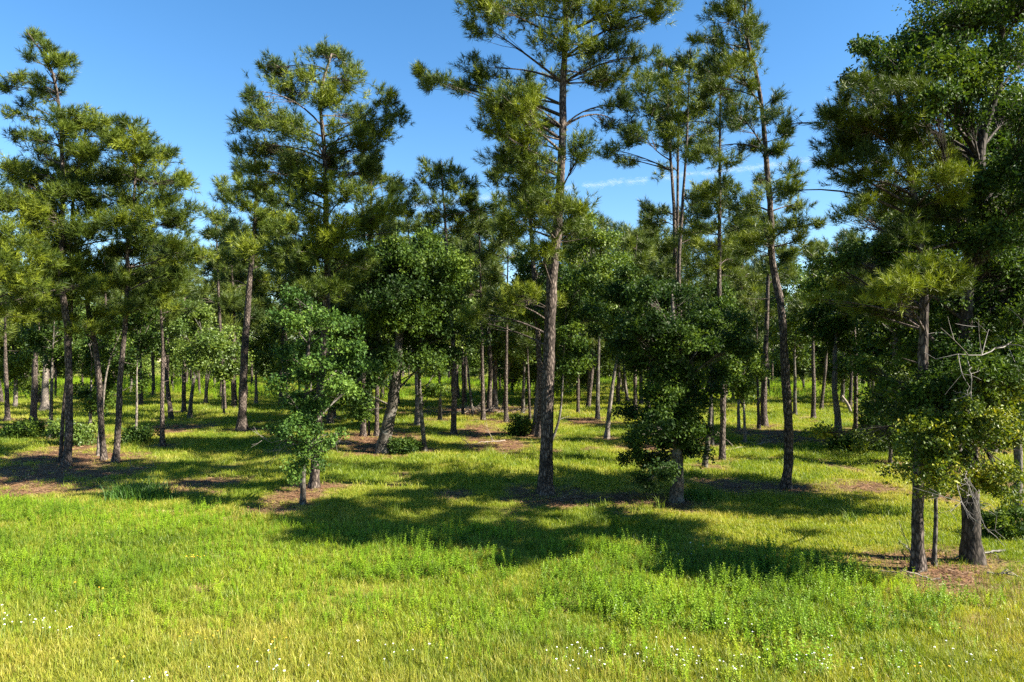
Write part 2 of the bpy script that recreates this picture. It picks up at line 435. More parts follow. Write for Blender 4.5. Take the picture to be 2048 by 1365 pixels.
# --- the dense pine with its twin-topped crown and the thin oak in front of it
hero('pine', 'dense broad pine with a twin-topped crown behind the slim leafy sapling', (628, 978), 19,
     [(632, 900), (640, 800), (647, 700), (655, 600), (652, 480), (648, 320), (645, 200), (660, 105)],
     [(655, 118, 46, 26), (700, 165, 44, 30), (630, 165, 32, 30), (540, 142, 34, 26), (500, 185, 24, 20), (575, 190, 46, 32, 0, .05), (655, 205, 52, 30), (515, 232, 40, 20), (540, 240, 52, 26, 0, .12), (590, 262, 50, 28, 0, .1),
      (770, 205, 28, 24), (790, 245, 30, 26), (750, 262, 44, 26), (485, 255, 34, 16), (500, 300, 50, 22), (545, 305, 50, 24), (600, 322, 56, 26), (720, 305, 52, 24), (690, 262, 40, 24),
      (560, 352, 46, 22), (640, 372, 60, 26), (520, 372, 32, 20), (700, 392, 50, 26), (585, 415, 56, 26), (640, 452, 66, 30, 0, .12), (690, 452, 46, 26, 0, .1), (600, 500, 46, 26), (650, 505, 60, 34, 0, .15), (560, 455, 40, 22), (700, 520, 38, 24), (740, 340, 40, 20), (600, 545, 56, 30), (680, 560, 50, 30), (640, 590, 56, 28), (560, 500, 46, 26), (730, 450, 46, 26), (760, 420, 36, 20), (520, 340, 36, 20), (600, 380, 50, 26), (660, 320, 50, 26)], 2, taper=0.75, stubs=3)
hero('oak', 'slim grey sapling with fresh green leaves and bare twigs low on its stem', (606, 1012), 12,
     [(607, 940), (609, 880), (613, 790), (618, 700), (622, 610)],
     [(575, 872, 34, 14, 0, .25), (630, 862, 32, 14, 0, .25), (600, 845, 32, 14, 0, .1), (655, 882, 14, 10, 0, .2), (545, 865, 16, 9, 0, .2), (592, 800, 36, 18), (560, 775, 20, 12), (632, 812, 26, 14), (610, 760, 40, 18), (642, 735, 36, 18, 0, .12), (675, 700, 40, 20, 0, .15), (700, 735, 30, 22, 0, .1), (686, 770, 34, 18, 0, .1), (578, 715, 26, 14), (617, 690, 40, 18), (596, 655, 34, 16), (563, 640, 22, 14), (639, 640, 36, 16, 0, .05), (668, 655, 30, 16, 0, .1), (610, 610, 34, 16), (581, 590, 24, 12), (600, 930, 18, 16, 0, .1), (625, 900, 14, 10, 0, .2), (707, 690, 18, 14, 0, .1), (610, 815, 30, 18), (600, 900, 20, 14, 0, .1), (625, 830, 24, 14), (590, 960, 12, 10)], 3,
     mats=[M['oak_bark'], M['leaf_sage']], dense=0.8, stubs=5)
# --- big curved oak and its thin neighbour
hero('oak', 'stout grey oak with a leaning curved trunk and broad dark crown', (765, 905), 27,
     [(773, 860), (786, 800), (791, 740), (800, 660), (798, 580), (790, 500)],
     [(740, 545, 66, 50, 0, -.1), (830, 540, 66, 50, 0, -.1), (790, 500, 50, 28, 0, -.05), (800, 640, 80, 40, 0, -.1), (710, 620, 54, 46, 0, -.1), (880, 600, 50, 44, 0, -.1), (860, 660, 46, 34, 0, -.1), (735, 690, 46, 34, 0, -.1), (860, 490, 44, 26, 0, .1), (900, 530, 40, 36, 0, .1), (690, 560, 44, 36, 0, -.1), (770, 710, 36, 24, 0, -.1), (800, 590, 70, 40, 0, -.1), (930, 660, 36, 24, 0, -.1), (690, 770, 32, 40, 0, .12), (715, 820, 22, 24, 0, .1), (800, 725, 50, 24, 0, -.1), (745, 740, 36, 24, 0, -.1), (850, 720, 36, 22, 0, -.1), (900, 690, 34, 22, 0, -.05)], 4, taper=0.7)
hero('oak', 'thin dark crooked oak beside the stout leaning grey oak', (850, 902), 10, [(844, 840), (839, 760), (842, 680), (850, 600)],
     [(850, 620, 44, 36), (830, 680, 36, 26), (880, 660, 34, 26), (865, 720, 26, 20, 0, .15), (845, 560, 40, 34), (870, 780, 24, 16, 0, .2)], 5)
# --- oak in the dappled shade right of the tall pine
hero('oak', 'low-branched dark oak clothed with small leaves almost to the ground', (1352, 1004), 26,
     [(1356, 930), (1353, 850), (1356, 770), (1350, 690), (1344, 630), (1345, 590)],
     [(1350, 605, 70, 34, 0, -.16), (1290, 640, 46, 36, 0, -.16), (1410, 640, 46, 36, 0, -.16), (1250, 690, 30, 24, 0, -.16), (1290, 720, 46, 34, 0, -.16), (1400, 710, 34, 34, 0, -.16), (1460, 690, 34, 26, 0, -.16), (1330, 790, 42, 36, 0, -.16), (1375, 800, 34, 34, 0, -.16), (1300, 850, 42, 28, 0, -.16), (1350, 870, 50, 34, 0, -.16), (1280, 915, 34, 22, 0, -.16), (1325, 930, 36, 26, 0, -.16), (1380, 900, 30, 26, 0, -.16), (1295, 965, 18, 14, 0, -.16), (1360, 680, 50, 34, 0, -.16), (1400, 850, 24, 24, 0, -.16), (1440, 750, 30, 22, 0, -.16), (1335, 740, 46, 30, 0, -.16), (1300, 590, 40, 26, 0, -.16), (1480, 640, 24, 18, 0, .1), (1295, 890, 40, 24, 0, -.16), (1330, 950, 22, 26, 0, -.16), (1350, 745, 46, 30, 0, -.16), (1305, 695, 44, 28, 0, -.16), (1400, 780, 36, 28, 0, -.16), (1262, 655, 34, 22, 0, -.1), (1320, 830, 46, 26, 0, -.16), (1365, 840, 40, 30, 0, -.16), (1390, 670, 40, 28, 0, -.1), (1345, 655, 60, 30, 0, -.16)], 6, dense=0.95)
# --- leaning pine on the right, and the pines behind it
hero('pine', 'bare-trunked pine leaning slightly left with an airy crown near the right hand gap', (1572, 978), 20,
     [(1578, 900), (1575, 820), (1570, 720), (1560, 620), (1548, 520), (1541, 430), (1535, 330), (1527, 220), (1512, 140), (1492, 60), (1486, -40)],
     [(1470, -5, 48, 30), (1455, 40, 44, 26), (1500, 45, 36, 26), (1425, 85, 40, 24), (1490, 95, 38, 22), (1400, 75, 20, 14), (1515, 75, 24, 18), (1470, 135, 44, 22), (1440, 180, 40, 22), (1500, 170, 34, 18), (1548, 195, 18, 16), (1540, 240, 20, 20), (1480, 235, 46, 26), (1430, 130, 36, 20), (1500, -50, 40, 26),
      (1572, 275, 26, 20), (1545, 300, 28, 20), (1500, 300, 32, 22), (1585, 350, 26, 20), (1510, 360, 34, 24), (1550, 390, 42, 22), (1490, 410, 36, 24), (1600, 410, 32, 16), (1640, 450, 24, 12), (1580, 455, 40, 20), (1530, 470, 40, 24), (1500, 500, 34, 20), (1600, 480, 36, 16)], 7, taper=0.78, dense=0.8, stubs=5)
hero('pine', 'straight slim pine with a narrow crown beside the low-branched dark oak', (1444, 920), 13,
     [(1446, 800), (1442, 690), (1440, 600), (1441, 480), (1440, 330), (1442, 190), (1444, 120)],
     [(1440, 130, 40, 22), (1420, 165, 40, 22), (1455, 200, 40, 24), (1400, 215, 34, 20), (1470, 250, 36, 22), (1430, 260, 36, 20), (1405, 300, 30, 18), (1455, 320, 40, 22), (1430, 365, 40, 24), (1465, 380, 34, 20), (1400, 390, 34, 22), (1440, 425, 46, 24), (1395, 450, 40, 24), (1470, 450, 36, 22), (1425, 490, 50, 26), (1465, 520, 36, 22), (1400, 530, 36, 22)], 8, dense=0.8, stubs=4)
for i, (bx, by, ln, tp, lb) in enumerate([(1344, 885, 0, 120, 'thickest pine of the close trio rising behind the low-branched dark oak'), (1360, 878, 0, 160, 'middle pine of the close trio rising behind the low-branched dark oak'), (1372, 890, 0, 100, 'rightmost pine of the close trio rising behind the low-branched dark oak')]):
    bls = [[(1320, 130, 34, 18), (1300, 160, 44, 22), (1350, 150, 40, 20), (1280, 200, 40, 22), (1330, 215, 44, 22), (1250, 282, 34, 18), (1225, 300, 22, 12), (1290, 270, 40, 20), (1265, 320, 30, 14), (1330, 270, 36, 20), (1300, 240, 40, 20), (1320, 440, 30, 22), (1300, 420, 28, 18)],
           [(1345, 200, 36, 20), (1370, 240, 34, 20), (1330, 250, 30, 20), (1350, 300, 30, 18), (1300, 460, 34, 20), (1335, 500, 36, 24)],
           [(1385, 125, 34, 20), (1365, 160, 40, 22), (1400, 190, 36, 22), (1375, 225, 40, 22), (1395, 270, 34, 20), (1380, 320, 26, 16), (1400, 400, 28, 20), (1380, 480, 36, 24), (1350, 540, 44, 26)]][i]
    hero('pine', lb, (bx, by), 13-i, [(bx+4-i*4, 760), (1350+i*4, 560), (1346+i*9, 420), (1341+i*15, 300), (1338+i*20, 200), (1336+i*22, tp)], bls, 9+i, dense=0.75, stubs=3)
# --- right hand cluster
hero('pine', 'near pine with long bright needle tufts growing between two oaks', (1835, 1140), 25,
     [(1833, 1000), (1840, 850), (1842, 700), (1843, 600), (1838, 480), (1828, 350), (1800, 230), (1780, 150)],
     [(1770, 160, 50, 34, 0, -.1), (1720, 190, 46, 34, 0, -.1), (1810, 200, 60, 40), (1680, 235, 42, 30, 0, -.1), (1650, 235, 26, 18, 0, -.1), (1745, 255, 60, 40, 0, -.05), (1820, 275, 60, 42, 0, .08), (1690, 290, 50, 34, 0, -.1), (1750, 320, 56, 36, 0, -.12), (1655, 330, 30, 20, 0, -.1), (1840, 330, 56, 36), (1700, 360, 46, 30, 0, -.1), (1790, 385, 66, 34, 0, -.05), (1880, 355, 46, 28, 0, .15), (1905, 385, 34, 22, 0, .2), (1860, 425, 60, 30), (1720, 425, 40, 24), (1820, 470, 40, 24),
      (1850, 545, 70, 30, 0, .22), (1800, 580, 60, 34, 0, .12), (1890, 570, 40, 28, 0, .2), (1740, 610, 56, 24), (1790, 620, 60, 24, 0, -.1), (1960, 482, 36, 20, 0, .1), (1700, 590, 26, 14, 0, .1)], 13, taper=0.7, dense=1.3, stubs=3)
hero('oak', 'massive flare-footed oak with a dark spreading crown and yellowing lower leaves', (1945, 1126), 36,
     [(1942, 1050), (1936, 900), (1930, 750), (1936, 600), (1950, 420), (1975, 280), (1998, 150), (1996, 20)],
     [(1900, 40, 70, 50), (1990, 30, 80, 50), (1840, 90, 60, 44), (1760, 100, 40, 28), (1720, 100, 26, 18), (1800, 150, 46, 34), (1900, 130, 70, 46), (1990, 120, 70, 50), (2060, 90, 60, 50), (1930, 210, 54, 40), (2030, 220, 60, 46), (1870, 200, 44, 36), (2040, 320, 50, 50), (1900, 300, 44, 30), (2010, 420, 54, 44), (2060, 480, 50, 44), (1930, 480, 50, 34), (1985, 540, 60, 46), (2045, 600, 50, 50), (1915, 600, 50, 40), (1970, 640, 60, 44), (1900, 690, 50, 40), (2030, 710, 54, 50), (1950, 740, 60, 40), (1880, 770, 44, 36), (2090, 380, 60, 60), (2100, 250, 60, 60), (2090, 650, 60, 60), (1960, -40, 80, 50), (2060, -10, 60, 50), (1690, 520, 30, 30), (2000, 345, 50, 36), (1955, 360, 44, 32), (1985, 470, 50, 36), (1900, 430, 44, 32), (2040, 540, 46, 40), (2000, 620, 50, 40), (1940, 660, 50, 36), (2040, 770, 46, 40),
      (2000, 800, 60, 40, 1, 0), (1930, 830, 56, 36, 1, -.05), (1860, 840, 46, 34, 1, -.15), (1815, 850, 36, 26, 1, -.2), (1970, 880, 60, 40, 1, .1), (1900, 905, 60, 36, 1, .15), (1840, 910, 40, 28, 1, .05), (2030, 880, 46, 44, 1, .05), (1880, 960, 50, 30, 1, .18), (1940, 960, 50, 34, 1, .08), (2020, 960, 40, 30, 1, -.05)], 14,
     mats=[M['dark_bark'], M['leaf'], M['leaf_yellow']], taper=0.72, flare=0.42, dense=1.08, stubs=0, twigf=0.3)
hero('oak', 'thin smooth sapling between the near pine and the flare-footed oak', (1868, 1132), 10, [(1872, 1040), (1871, 950), (1868, 860), (1862, 780)],
     [(1850, 800, 40, 30), (1880, 760, 40, 30), (1860, 860, 36, 26), (1820, 790, 36, 30)], 15)
# --- left hand group
hero('pine', 'tall pine with a sparse ragged top above the left stand', (135, 934), 16,
     [(137, 850), (137, 760), (134, 650), (129, 560), (121, 430), (112, 310), (104, 210), (97, 130), (60, 70)],
     [(62, 72, 18, 14), (85, 95, 26, 14), (115, 110, 26, 14), (60, 118, 24, 12), (95, 130, 34, 16), (130, 122, 18, 10), (20, 150, 24, 14), (5, 172, 24, 14), (45, 165, 20, 12), (85, 165, 34, 14), (125, 160, 18, 10), (90, 195, 36, 14), (55, 205, 22, 12), (120, 188, 20, 10),
      (50, 232, 30, 16), (140, 235, 40, 22), (110, 262, 44, 24, 0, .08), (170, 255, 40, 22), (60, 275, 36, 18), (140, 295, 50, 24), (90, 318, 44, 22), (45, 340, 40, 24), (180, 310, 40, 24), (130, 350, 50, 26), (70, 380, 46, 26), (160, 390, 46, 28), (110, 430, 54, 28, 0, .1), (60, 450, 44, 26)], 16, dense=0.85, stubs=3)
hero('pine', 'pine leaning left over a crooked pale stem, with stray low tufts', (208, 921), 13,
     [(203, 850), (197, 760), (188, 680), (178, 620), (166, 560), (152, 470), (150, 380), (160, 300), (175, 250)],
     [(185, 630, 22, 16, 0, .12), (168, 655, 22, 18, 0, .15), (200, 665, 18, 14, 0, .1), (190, 250, 40, 20), (230, 275, 36, 20), (200, 310, 44, 24), (165, 345, 40, 22), (215, 370, 44, 26), (170, 420, 44, 26), (200, 450, 44, 26), (150, 480, 40, 24), (190, 520, 36, 24, 0, .05), (150, 550, 34, 22, 0, .1)], 17, dense=0.85, stubs=3)
hero('pine', 'pine leaning right with an egg-shaped crown, last of the left group', (232, 926), 13,
     [(238, 840), (243, 750), (249, 660), (256, 560), (261, 480), (262, 400), (265, 320), (270, 250)],
     [(265, 252, 28, 16), (240, 285, 40, 22), (290, 280, 34, 20), (265, 320, 48, 26), (320, 315, 36, 24), (230, 350, 42, 26), (295, 360, 48, 28), (345, 360, 26, 24), (255, 400, 50, 28), (330, 405, 42, 28), (285, 440, 50, 28, 0, .06), (345, 450, 36, 26), (235, 450, 40, 26), (310, 490, 50, 28), (265, 510, 44, 26), (355, 500, 30, 22), (220, 500, 30, 22), (320, 535, 38, 22), (270, 560, 40, 24), (350, 550, 30, 22), (240, 560, 34, 22), (300, 590, 40, 22), (345, 590, 34, 20), (260, 610, 40, 20), (210, 570, 36, 22)], 18, dense=1.1, stubs=5)
hero('pine', 'slender pine standing close against the ragged-topped tall pine', (121, 925), 8, [(126, 820), (140, 700), (143, 600), (141, 500), (146, 400)], auto(125, 320, 640, 95, 24, 19), 19, dense=0.8)
hero('oak', 'short crooked pale oak with a split foot among the left pines', (197, 912), 8, [(199, 870), (203, 820), (211, 760), (222, 715), (236, 680)], auto(228, 640, 730, 34, 5, 20, 'oak'), 20, mats=[M['pale_bark'], M['leaf']])
hero('pine', 'thick pine mostly cut off by the left edge with low sunny boughs', (-75, 955), 16, [(-72, 800), (-68, 600), (-60, 400), (-60, 250)],
     [(10, 470, 46, 26, 0, .1), (45, 505, 50, 28, 0, .1), (20, 560, 54, 30, 0, .15), (75, 560, 40, 24, 0, .12), (60, 605, 40, 20, 0, .1), (15, 620, 44, 22, 0, .08), (10, 400, 50, 30), (20, 340, 36, 26), (-40, 500, 60, 40), (-60, 380, 60, 40), (-60, 300, 50, 34), (-110, 420, 60, 40), (-100, 540, 50, 34), (100, 520, 34, 20, 0, .1)], 21, dense=0.9)  # raised clump tones paint the sunlit boughs into the needle colour
# --- trunks of the middle distance: (kind, base, width, waypoints, crown, label, seed)
MID = [
 ('pine', (966, 842), 9, [(965, 760), (963, 660), (960, 540), (958, 420)], auto(960, 395, 620, 52, 13, 92), 'slim pine filling the gap between the ruddy pine and the tallest pine', 92),
 ('pine', (1012, 846), 9, [(1012, 760), (1014, 640), (1016, 500)], auto(1010, 430, 640, 48, 12, 93), 'slim pine right behind the low left boughs of the tallest pine', 93),
 ('oak', (2035, 1032), 18, [(2036, 900), (2030, 760), (2035, 600), (2030, 400)], auto(2020, 190, 830, 130, 40, 90, 'oak'), 'dim leafy oak crowding behind the flare-footed oak', 90),
 ('oak', (1858, 992), 12, [(1860, 900), (1866, 780), (1862, 640), (1868, 480)], auto(1862, 400, 800, 110, 30, 91, 'oak'), 'dim leafy oak filling the gap behind the near pine', 91),
 ('pine', (484, 862), 18, [(487, 760), (493, 650), (501, 560), (508, 460), (512, 380), (514, 320)], [(490, 335, 34, 18), (455, 372, 36, 18), (505, 372, 40, 22), (440, 395, 22, 12), (535, 400, 36, 20), (480, 415, 40, 20), (520, 440, 44, 22), (545, 470, 36, 22), (475, 460, 34, 20), (520, 500, 50, 26), (480, 520, 40, 24), (550, 530, 36, 22), (510, 560, 40, 22), (460, 560, 26, 16)], 'dark straight pine standing alone in the shade stripes left of the sapling', 30),
 ('pine', (448, 822), 9, [(446, 740), (440, 640), (434, 520), (432, 440)], [(430, 440, 26, 16), (415, 470, 26, 16), (450, 475, 26, 16), (430, 505, 32, 18), (415, 540, 28, 18), (455, 540, 30, 18), (430, 575, 34, 20), (460, 600, 30, 18), (410, 600, 28, 18)], 'small far pine in the sky gap behind the dark straight pine', 31),
 ('pine', (907, 869), 12, [(909, 760), (904, 650), (896, 540), (890, 430), (884, 360), (882, 320)], [(870, 335, 32, 16), (905, 345, 26, 16), (850, 362, 20, 12), (930, 365, 28, 18), (880, 375, 32, 18), (855, 405, 30, 16), (915, 405, 34, 20), (880, 430, 36, 20), (945, 415, 30, 22), (860, 450, 32, 18), (920, 450, 36, 22)], 'slim ruddy pine with a clean trunk between the leaning oak and tallest pine', 32),
 ('pine', (1078, 872), 14, [(1083, 800), (1080, 740), (1074, 640), (1066, 520), (1058, 380), (1055, 240), (1055, 160)], auto(1040, 150, 440, 74, 18, 33), 'pine half hidden behind the tallest pine, its dense crown showing left of it', 33),
 ('oak', (1068, 868), 13, [(1075, 800), (1079, 740), (1076, 690), (1072, 620), (1074, 540)], auto(1080, 510, 660, 80, 11, 34, 'oak'), 'grey oak with a broad foot just behind the tallest pine', 34),
 ('pine', (727, 874), 12, [(726, 800), (728, 700), (735, 560), (740, 420), (742, 330)], [(742, 330, 34, 18), (770, 370, 36, 20), (720, 370, 34, 20), (800, 390, 30, 16), (760, 410, 44, 24), (790, 440, 36, 22), (735, 450, 44, 26), (770, 490, 44, 26)], 'ruddy pine in the needle litter behind the leaning oak', 35),
 ('pine', (753, 874), 10, [(754, 800), (756, 700), (762, 560), (768, 440)], auto(765, 420, 580, 46, 9, 36), 'slighter ruddy pine in the litter, nearest the leaning oak', 36),
 ('pine', (738, 873), 5, [(738, 800), (737, 720), (740, 640)], auto(740, 600, 690, 34, 6, 37), 'pole-thin young pine between two ruddy pines in the litter', 37),
 ('oak', (835, 852), 13, [(835, 790), (832, 720), (835, 640)], auto(840, 520, 700, 80, 10, 38, 'oak', .05), 'pale barked oak behind the thin crooked oak', 38),
 ('oak', (660, 850), 12, [(661, 780), (660, 700), (664, 600)], auto(665, 540, 800, 95, 22, 39, 'oak', -.08), 'dark oak in shade behind the slim leafy sapling', 39),
 ('oak', (668, 838), 9, [(668, 770), (672, 690), (676, 620)], auto(690, 560, 700, 60, 8, 40, 'oak'), 'lesser oak right behind the dark oak in shade', 40),
 ('oak', (990, 817), 12, [(990, 760), (991, 700), (990, 620)], auto(985, 560, 710, 70, 11, 41, 'oak', .03), 'upright dark oak rising out of the brush pile', 41),
 ('oak', (1008, 816), 8, [(1013, 770), (1019, 720), (1026, 660)], auto(1030, 590, 720, 50, 8, 42, 'oak', .05), 'leaning slim oak on the right side of the brush pile', 42),
 ('oak', (1045, 828), 8, [(1047, 780), (1049, 720), (1050, 660)], auto(1050, 610, 720, 40, 7, 43, 'oak', .1), 'dark slim oak at the end of the brush pile litter', 43),
 ('pine', (1060, 840), 6, [(1058, 790), (1056, 730), (1054, 660)], auto(1050, 620, 715, 26, 6, 44), 'skinny young pine leaning beside the tallest pine', 44),
 ('oak', (945, 828), 6, [(941, 790), (936, 740), (930, 690)], auto(930, 610, 720, 46, 7, 45, 'oak'), 'bent thin oak on the left side of the brush pile', 45),
 ('pine', (926, 832), 6, [(926, 760), (925, 680), (922, 560)], auto(922, 480, 620, 36, 8, 46), 'thin pine close behind the slim ruddy pine', 46),
 ('oak', (1213, 877), 11, [(1220, 810), (1229, 745), (1239, 690), (1246, 640)], auto(1255, 545, 700, 66, 10, 47, 'oak'), 'bare leaning grey oak alone in the sunny grass', 47),
 ('oak', (1255, 803), 7, [(1251, 770), (1247, 730), (1246, 680)], auto(1240, 590, 720, 50, 8, 48, 'oak', .05), 'small grey oak by a broken stump in far weeds', 48),
 ('oak', (1409, 935), 11, [(1417, 870), (1422, 800), (1425, 720), (1432, 650)], auto(1440, 600, 760, 50, 9, 49, 'oak', .05), 'dark oak with slanting stem between the low oak and slim pine', 49),
 ('oak', (1424, 892), 9, [(1424, 830), (1422, 760), (1424, 680)], auto(1430, 580, 740, 50, 8, 50, 'oak', .05), 'straight thin oak behind the slanting dark stem', 50),
 ('pine', (1528, 852), 14, [(1528, 790), (1531, 700), (1535, 600), (1538, 520), (1540, 440)], auto(1540, 420, 560, 56, 10, 51), 'sturdy pine in the litter behind the bare leaning pine', 51),
 ('pine', (1518, 858), 7, [(1516, 800), (1514, 720), (1514, 640)], auto(1512, 580, 690, 34, 7, 52), 'dark thin pine touching the sturdy pine in litter', 52),
 ('oak', (1490, 887), 7, [(1489, 840), (1487, 800), (1489, 740)], auto(1480, 690, 800, 46, 9, 53, 'oak', .15), 'small white-stemmed tree with light green leaves', 53),
 ('oak', (1478, 860), 7, [(1477, 820), (1478, 770), (1480, 700)], auto(1480, 640, 770, 50, 8, 54, 'oak', .1), 'dark small oak behind the white-stemmed tree', 54),
 ('pine', (1626, 838), 9, [(1627, 780), (1627, 720), (1626, 620), (1626, 520)], auto(1626, 500, 660, 44, 9, 55), 'straight pine in sun left of the curvy pale oak', 55),
 ('oak', (1676, 868), 14, [(1675, 830), (1669, 780), (1671, 730), (1674, 680), (1680, 600)], auto(1680, 530, 700, 80, 13, 56, 'oak'), 'curvy pale oak with a dark domed crown right of the sunny grass', 56),
 ('pine', (1711, 860), 9, [(1711, 800), (1710, 720), (1710, 620), (1712, 500)], auto(1715, 470, 640, 44, 9, 57), 'dark straight pine just right of the curvy pale oak', 57),
 ('pine', (1747, 832), 7, [(1746, 780), (1746, 720), (1744, 620)], auto(1744, 540, 690, 40, 8, 58), 'thin brown pine near the edge of the right thicket', 58),
 ('pine', (1790, 905), 14, [(1789, 800), (1789, 700), (1786, 600), (1780, 480), (1775, 400)], auto(1775, 400, 640, 70, 12, 59), 'pine hidden behind the near pine with only its mid trunk showing', 59),
 ('oak', (1830, 880), 14, [(1832, 800), (1836, 720), (1840, 640)], auto(1830, 560, 820, 120, 26, 60, 'oak'), 'shady oak thicket tree behind the near pine', 60),
 ('oak', (1985, 905), 16, [(1985, 800), (1990, 700), (1990, 600)], auto(1990, 520, 820, 130, 26, 61, 'oak'), 'shady oak behind the flare-footed oak at the right edge', 61),
 ('oak', (1780, 930), 8, [(1782, 880), (1780, 840), (1785, 790)], auto(1785, 740, 900, 60, 10, 62, 'oak'), 'bushy dark oak shrub at the foot of the right thicket', 62),
 ('pine', (325, 892), 10, [(325, 800), (325, 700), (325, 620), (323, 560)], auto(328, 540, 640, 46, 8, 63), 'straight slim pine with a bare lower trunk in shade stripes', 63),
 ('pine', (343, 839), 10, [(337, 790), (330, 730), (324, 680), (316, 600)], auto(310, 540, 660, 50, 8, 64), 'ruddy pine leaning left behind the straight slim pine', 64),
 ('oak', (271, 884), 6, [(273, 820), (276, 740), (276, 690)], auto(285, 590, 710, 50, 8, 65, 'oak'), 'pale pole-like sapling standing in a dark bush', 65),
 ('oak', (101, 879), 8, [(103, 800), (105, 720), (110, 640)], auto(105, 580, 740, 60, 9, 66, 'oak'), 'dark thin oak in the brown litter of the left stand', 66),
 ('pine', (66, 851), 14, [(68, 790), (72, 720), (75, 640), (78, 560)], auto(70, 520, 660, 60, 10, 67), 'thick dark pine in sunny grass by a pale trunk', 67),
 ('oak', (90, 823), 15, [(90, 770), (91, 700), (92, 620)], auto(85, 540, 690, 80, 12, 68, 'oak'), 'thick pale-barked trunk in sun behind the left stand', 68),
 ('oak', (379, 837), 9, [(383, 790), (390, 740), (394, 700), (404, 660)], auto(395, 610, 730, 60, 9, 69, 'oak', .05), 'forked dark oak with spreading arms in the shade stripes', 69),
 ('oak', (411, 812), 8, [(414, 770), (422, 720), (428, 660)], auto(425, 590, 710, 56, 8, 70, 'oak', .1), 'slanting oak behind the forked dark oak', 70),
 ('oak', (512, 810), 7, [(512, 770), (511, 720), (512, 670)], auto(520, 590, 740, 60, 9, 71, 'oak', .1), 'pale small oak right of the dark straight pine', 71),
 ('oak', (448, 829), 5, [(447, 790), (446, 750), (447, 720)], auto(450, 660, 760, 40, 7, 72, 'oak', .1), 'leafy short sapling left of the dark straight pine', 72),
 ('pine', (283, 812), 8, [(282, 770), (281, 720), (280, 640)], auto(280, 580, 700, 40, 7, 73), 'dark far pine behind the pale pole-like sapling', 73),
 ('oak', (180, 870), 7, [(181, 820), (182, 770), (184, 700)], auto(195, 640, 830, 60, 10, 74, 'oak', .05), 'leafy low oak filling the gap behind the left pines', 74),
 ('pine', (15, 842), 10, [(14, 780), (10, 700), (8, 600)], auto(10, 540, 680, 50, 8, 75), 'far pine at the left border in sunny grass', 75),
 ('oak', (1095, 905), 6, [(1118, 840), (1125, 770), (1128, 700), (1130, 640)], auto(1150, 540, 740, 70, 11, 76, 'oak', .06), 'thin oak leaning out right behind the tallest pine', 76),
 ('oak', (1178, 812), 9, [(1178, 770), (1179, 720), (1180, 650)], auto(1190, 500, 720, 80, 12, 77, 'oak', .05), 'leafy oak with hanging boughs over the far bright weeds', 77),
 ('pine', (1270, 830), 9, [(1270, 760), (1268, 660), (1266, 560), (1276, 470)], [(1275, 470, 30, 18), (1255, 490, 30, 16), (1295, 495, 28, 16), (1270, 520, 30, 18)], 'crooked-topped pine between the tallest pine and the close trio', 78),
 ('oak', (880, 842), 8, [(880, 790), (878, 720), (876, 640)], auto(880, 500, 700, 76, 12, 79, 'oak', .2), 'light green oak with a rounded top behind the slim ruddy pine', 79),
 ('oak', (1195, 838), 10, [(1196, 760), (1198, 680), (1200, 600)], auto(1195, 440, 640, 76, 13, 80, 'oak', .2), 'light green oak with sky behind it, right of the tallest pine', 80),
 ('oak', (1590, 830), 8, [(1590, 770), (1590, 700), (1592, 640)], auto(1600, 520, 700, 70, 11, 81, 'oak', .06), 'round leafy oak behind the bare leaning pine', 81),
]
for kd, b, wd, pts, bl, lb, sd_ in MID:
    Dm = dist(b[1])
    ms = None
    if kd == 'oak':
        pale = any(k in lb for k in ('pale', 'white', 'grey'))
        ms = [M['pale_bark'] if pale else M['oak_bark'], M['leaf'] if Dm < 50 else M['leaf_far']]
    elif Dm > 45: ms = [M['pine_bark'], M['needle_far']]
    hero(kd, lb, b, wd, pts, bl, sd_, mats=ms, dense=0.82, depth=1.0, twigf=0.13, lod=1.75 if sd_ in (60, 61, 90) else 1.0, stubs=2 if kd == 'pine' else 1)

# --- the open wood behind: prototypes and their copies
def proto(kind, H, cw, seed, low, s=3.6):
    rg = np.random.default_rng(seed)
    lean = rg.normal(0, 0.04, 2)
    tp = np.array([[lean[0]*z+0.12*math.sin(z*0.5+seed), lean[1]*z, z] for z in np.linspace(0, H, 6)]); tp[0] = 0
    bl = []
    n = 16 if kind == 'pine' else 18
    for i in range(n):
        f = (i+0.5)/n; z = H*(low+(1-low)*f)
        wv = cw*(math.sin((0.18+0.82*(1-f))*math.pi*0.62)) if kind == 'pine' else cw*math.sqrt(max(0.15, 1-(2*f-0.9)**2))
        az = i*2.4+rg.random(); rr = wv*rg.uniform(0.25, 0.75); r = cw*rg.uniform(0.36, 0.52)
        bl.append((np.array([math.cos(az)*rr, math.sin(az)*rr, z]), np.array([r, r, r*(0.6 if kind == 'pine' else 0.8)]), 0, rg.normal(0, 0.07)))
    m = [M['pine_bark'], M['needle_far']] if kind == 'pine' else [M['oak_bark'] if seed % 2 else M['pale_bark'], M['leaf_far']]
    return build_tree(kind, tp, (0.17 if kind == 'pine' else 0.16), bl, s, seed, m, dense=1.0, twigf=0.15, stubs=2)
PP = [proto('pine', 14+i*0.8, 2.2+0.15*i, 200+i, 0.45) for i in range(5)]
PO = [proto('oak', 9.5+i*0.7, 3.0+0.25*i, 220+i, 0.28) for i in range(5)]
PS = [proto('oak', 6.5, 3.0, 230+i, 0.08) for i in range(3)]
QP = [proto('pine', 14+i*0.9, 2.3+0.2*i, 240+i, 0.42, 2.6) for i in range(4)]
QO = [proto('oak', 9+i*0.8, 3.1+0.25*i, 250+i, 0.22, 2.6) for i in range(5)]
spots = []
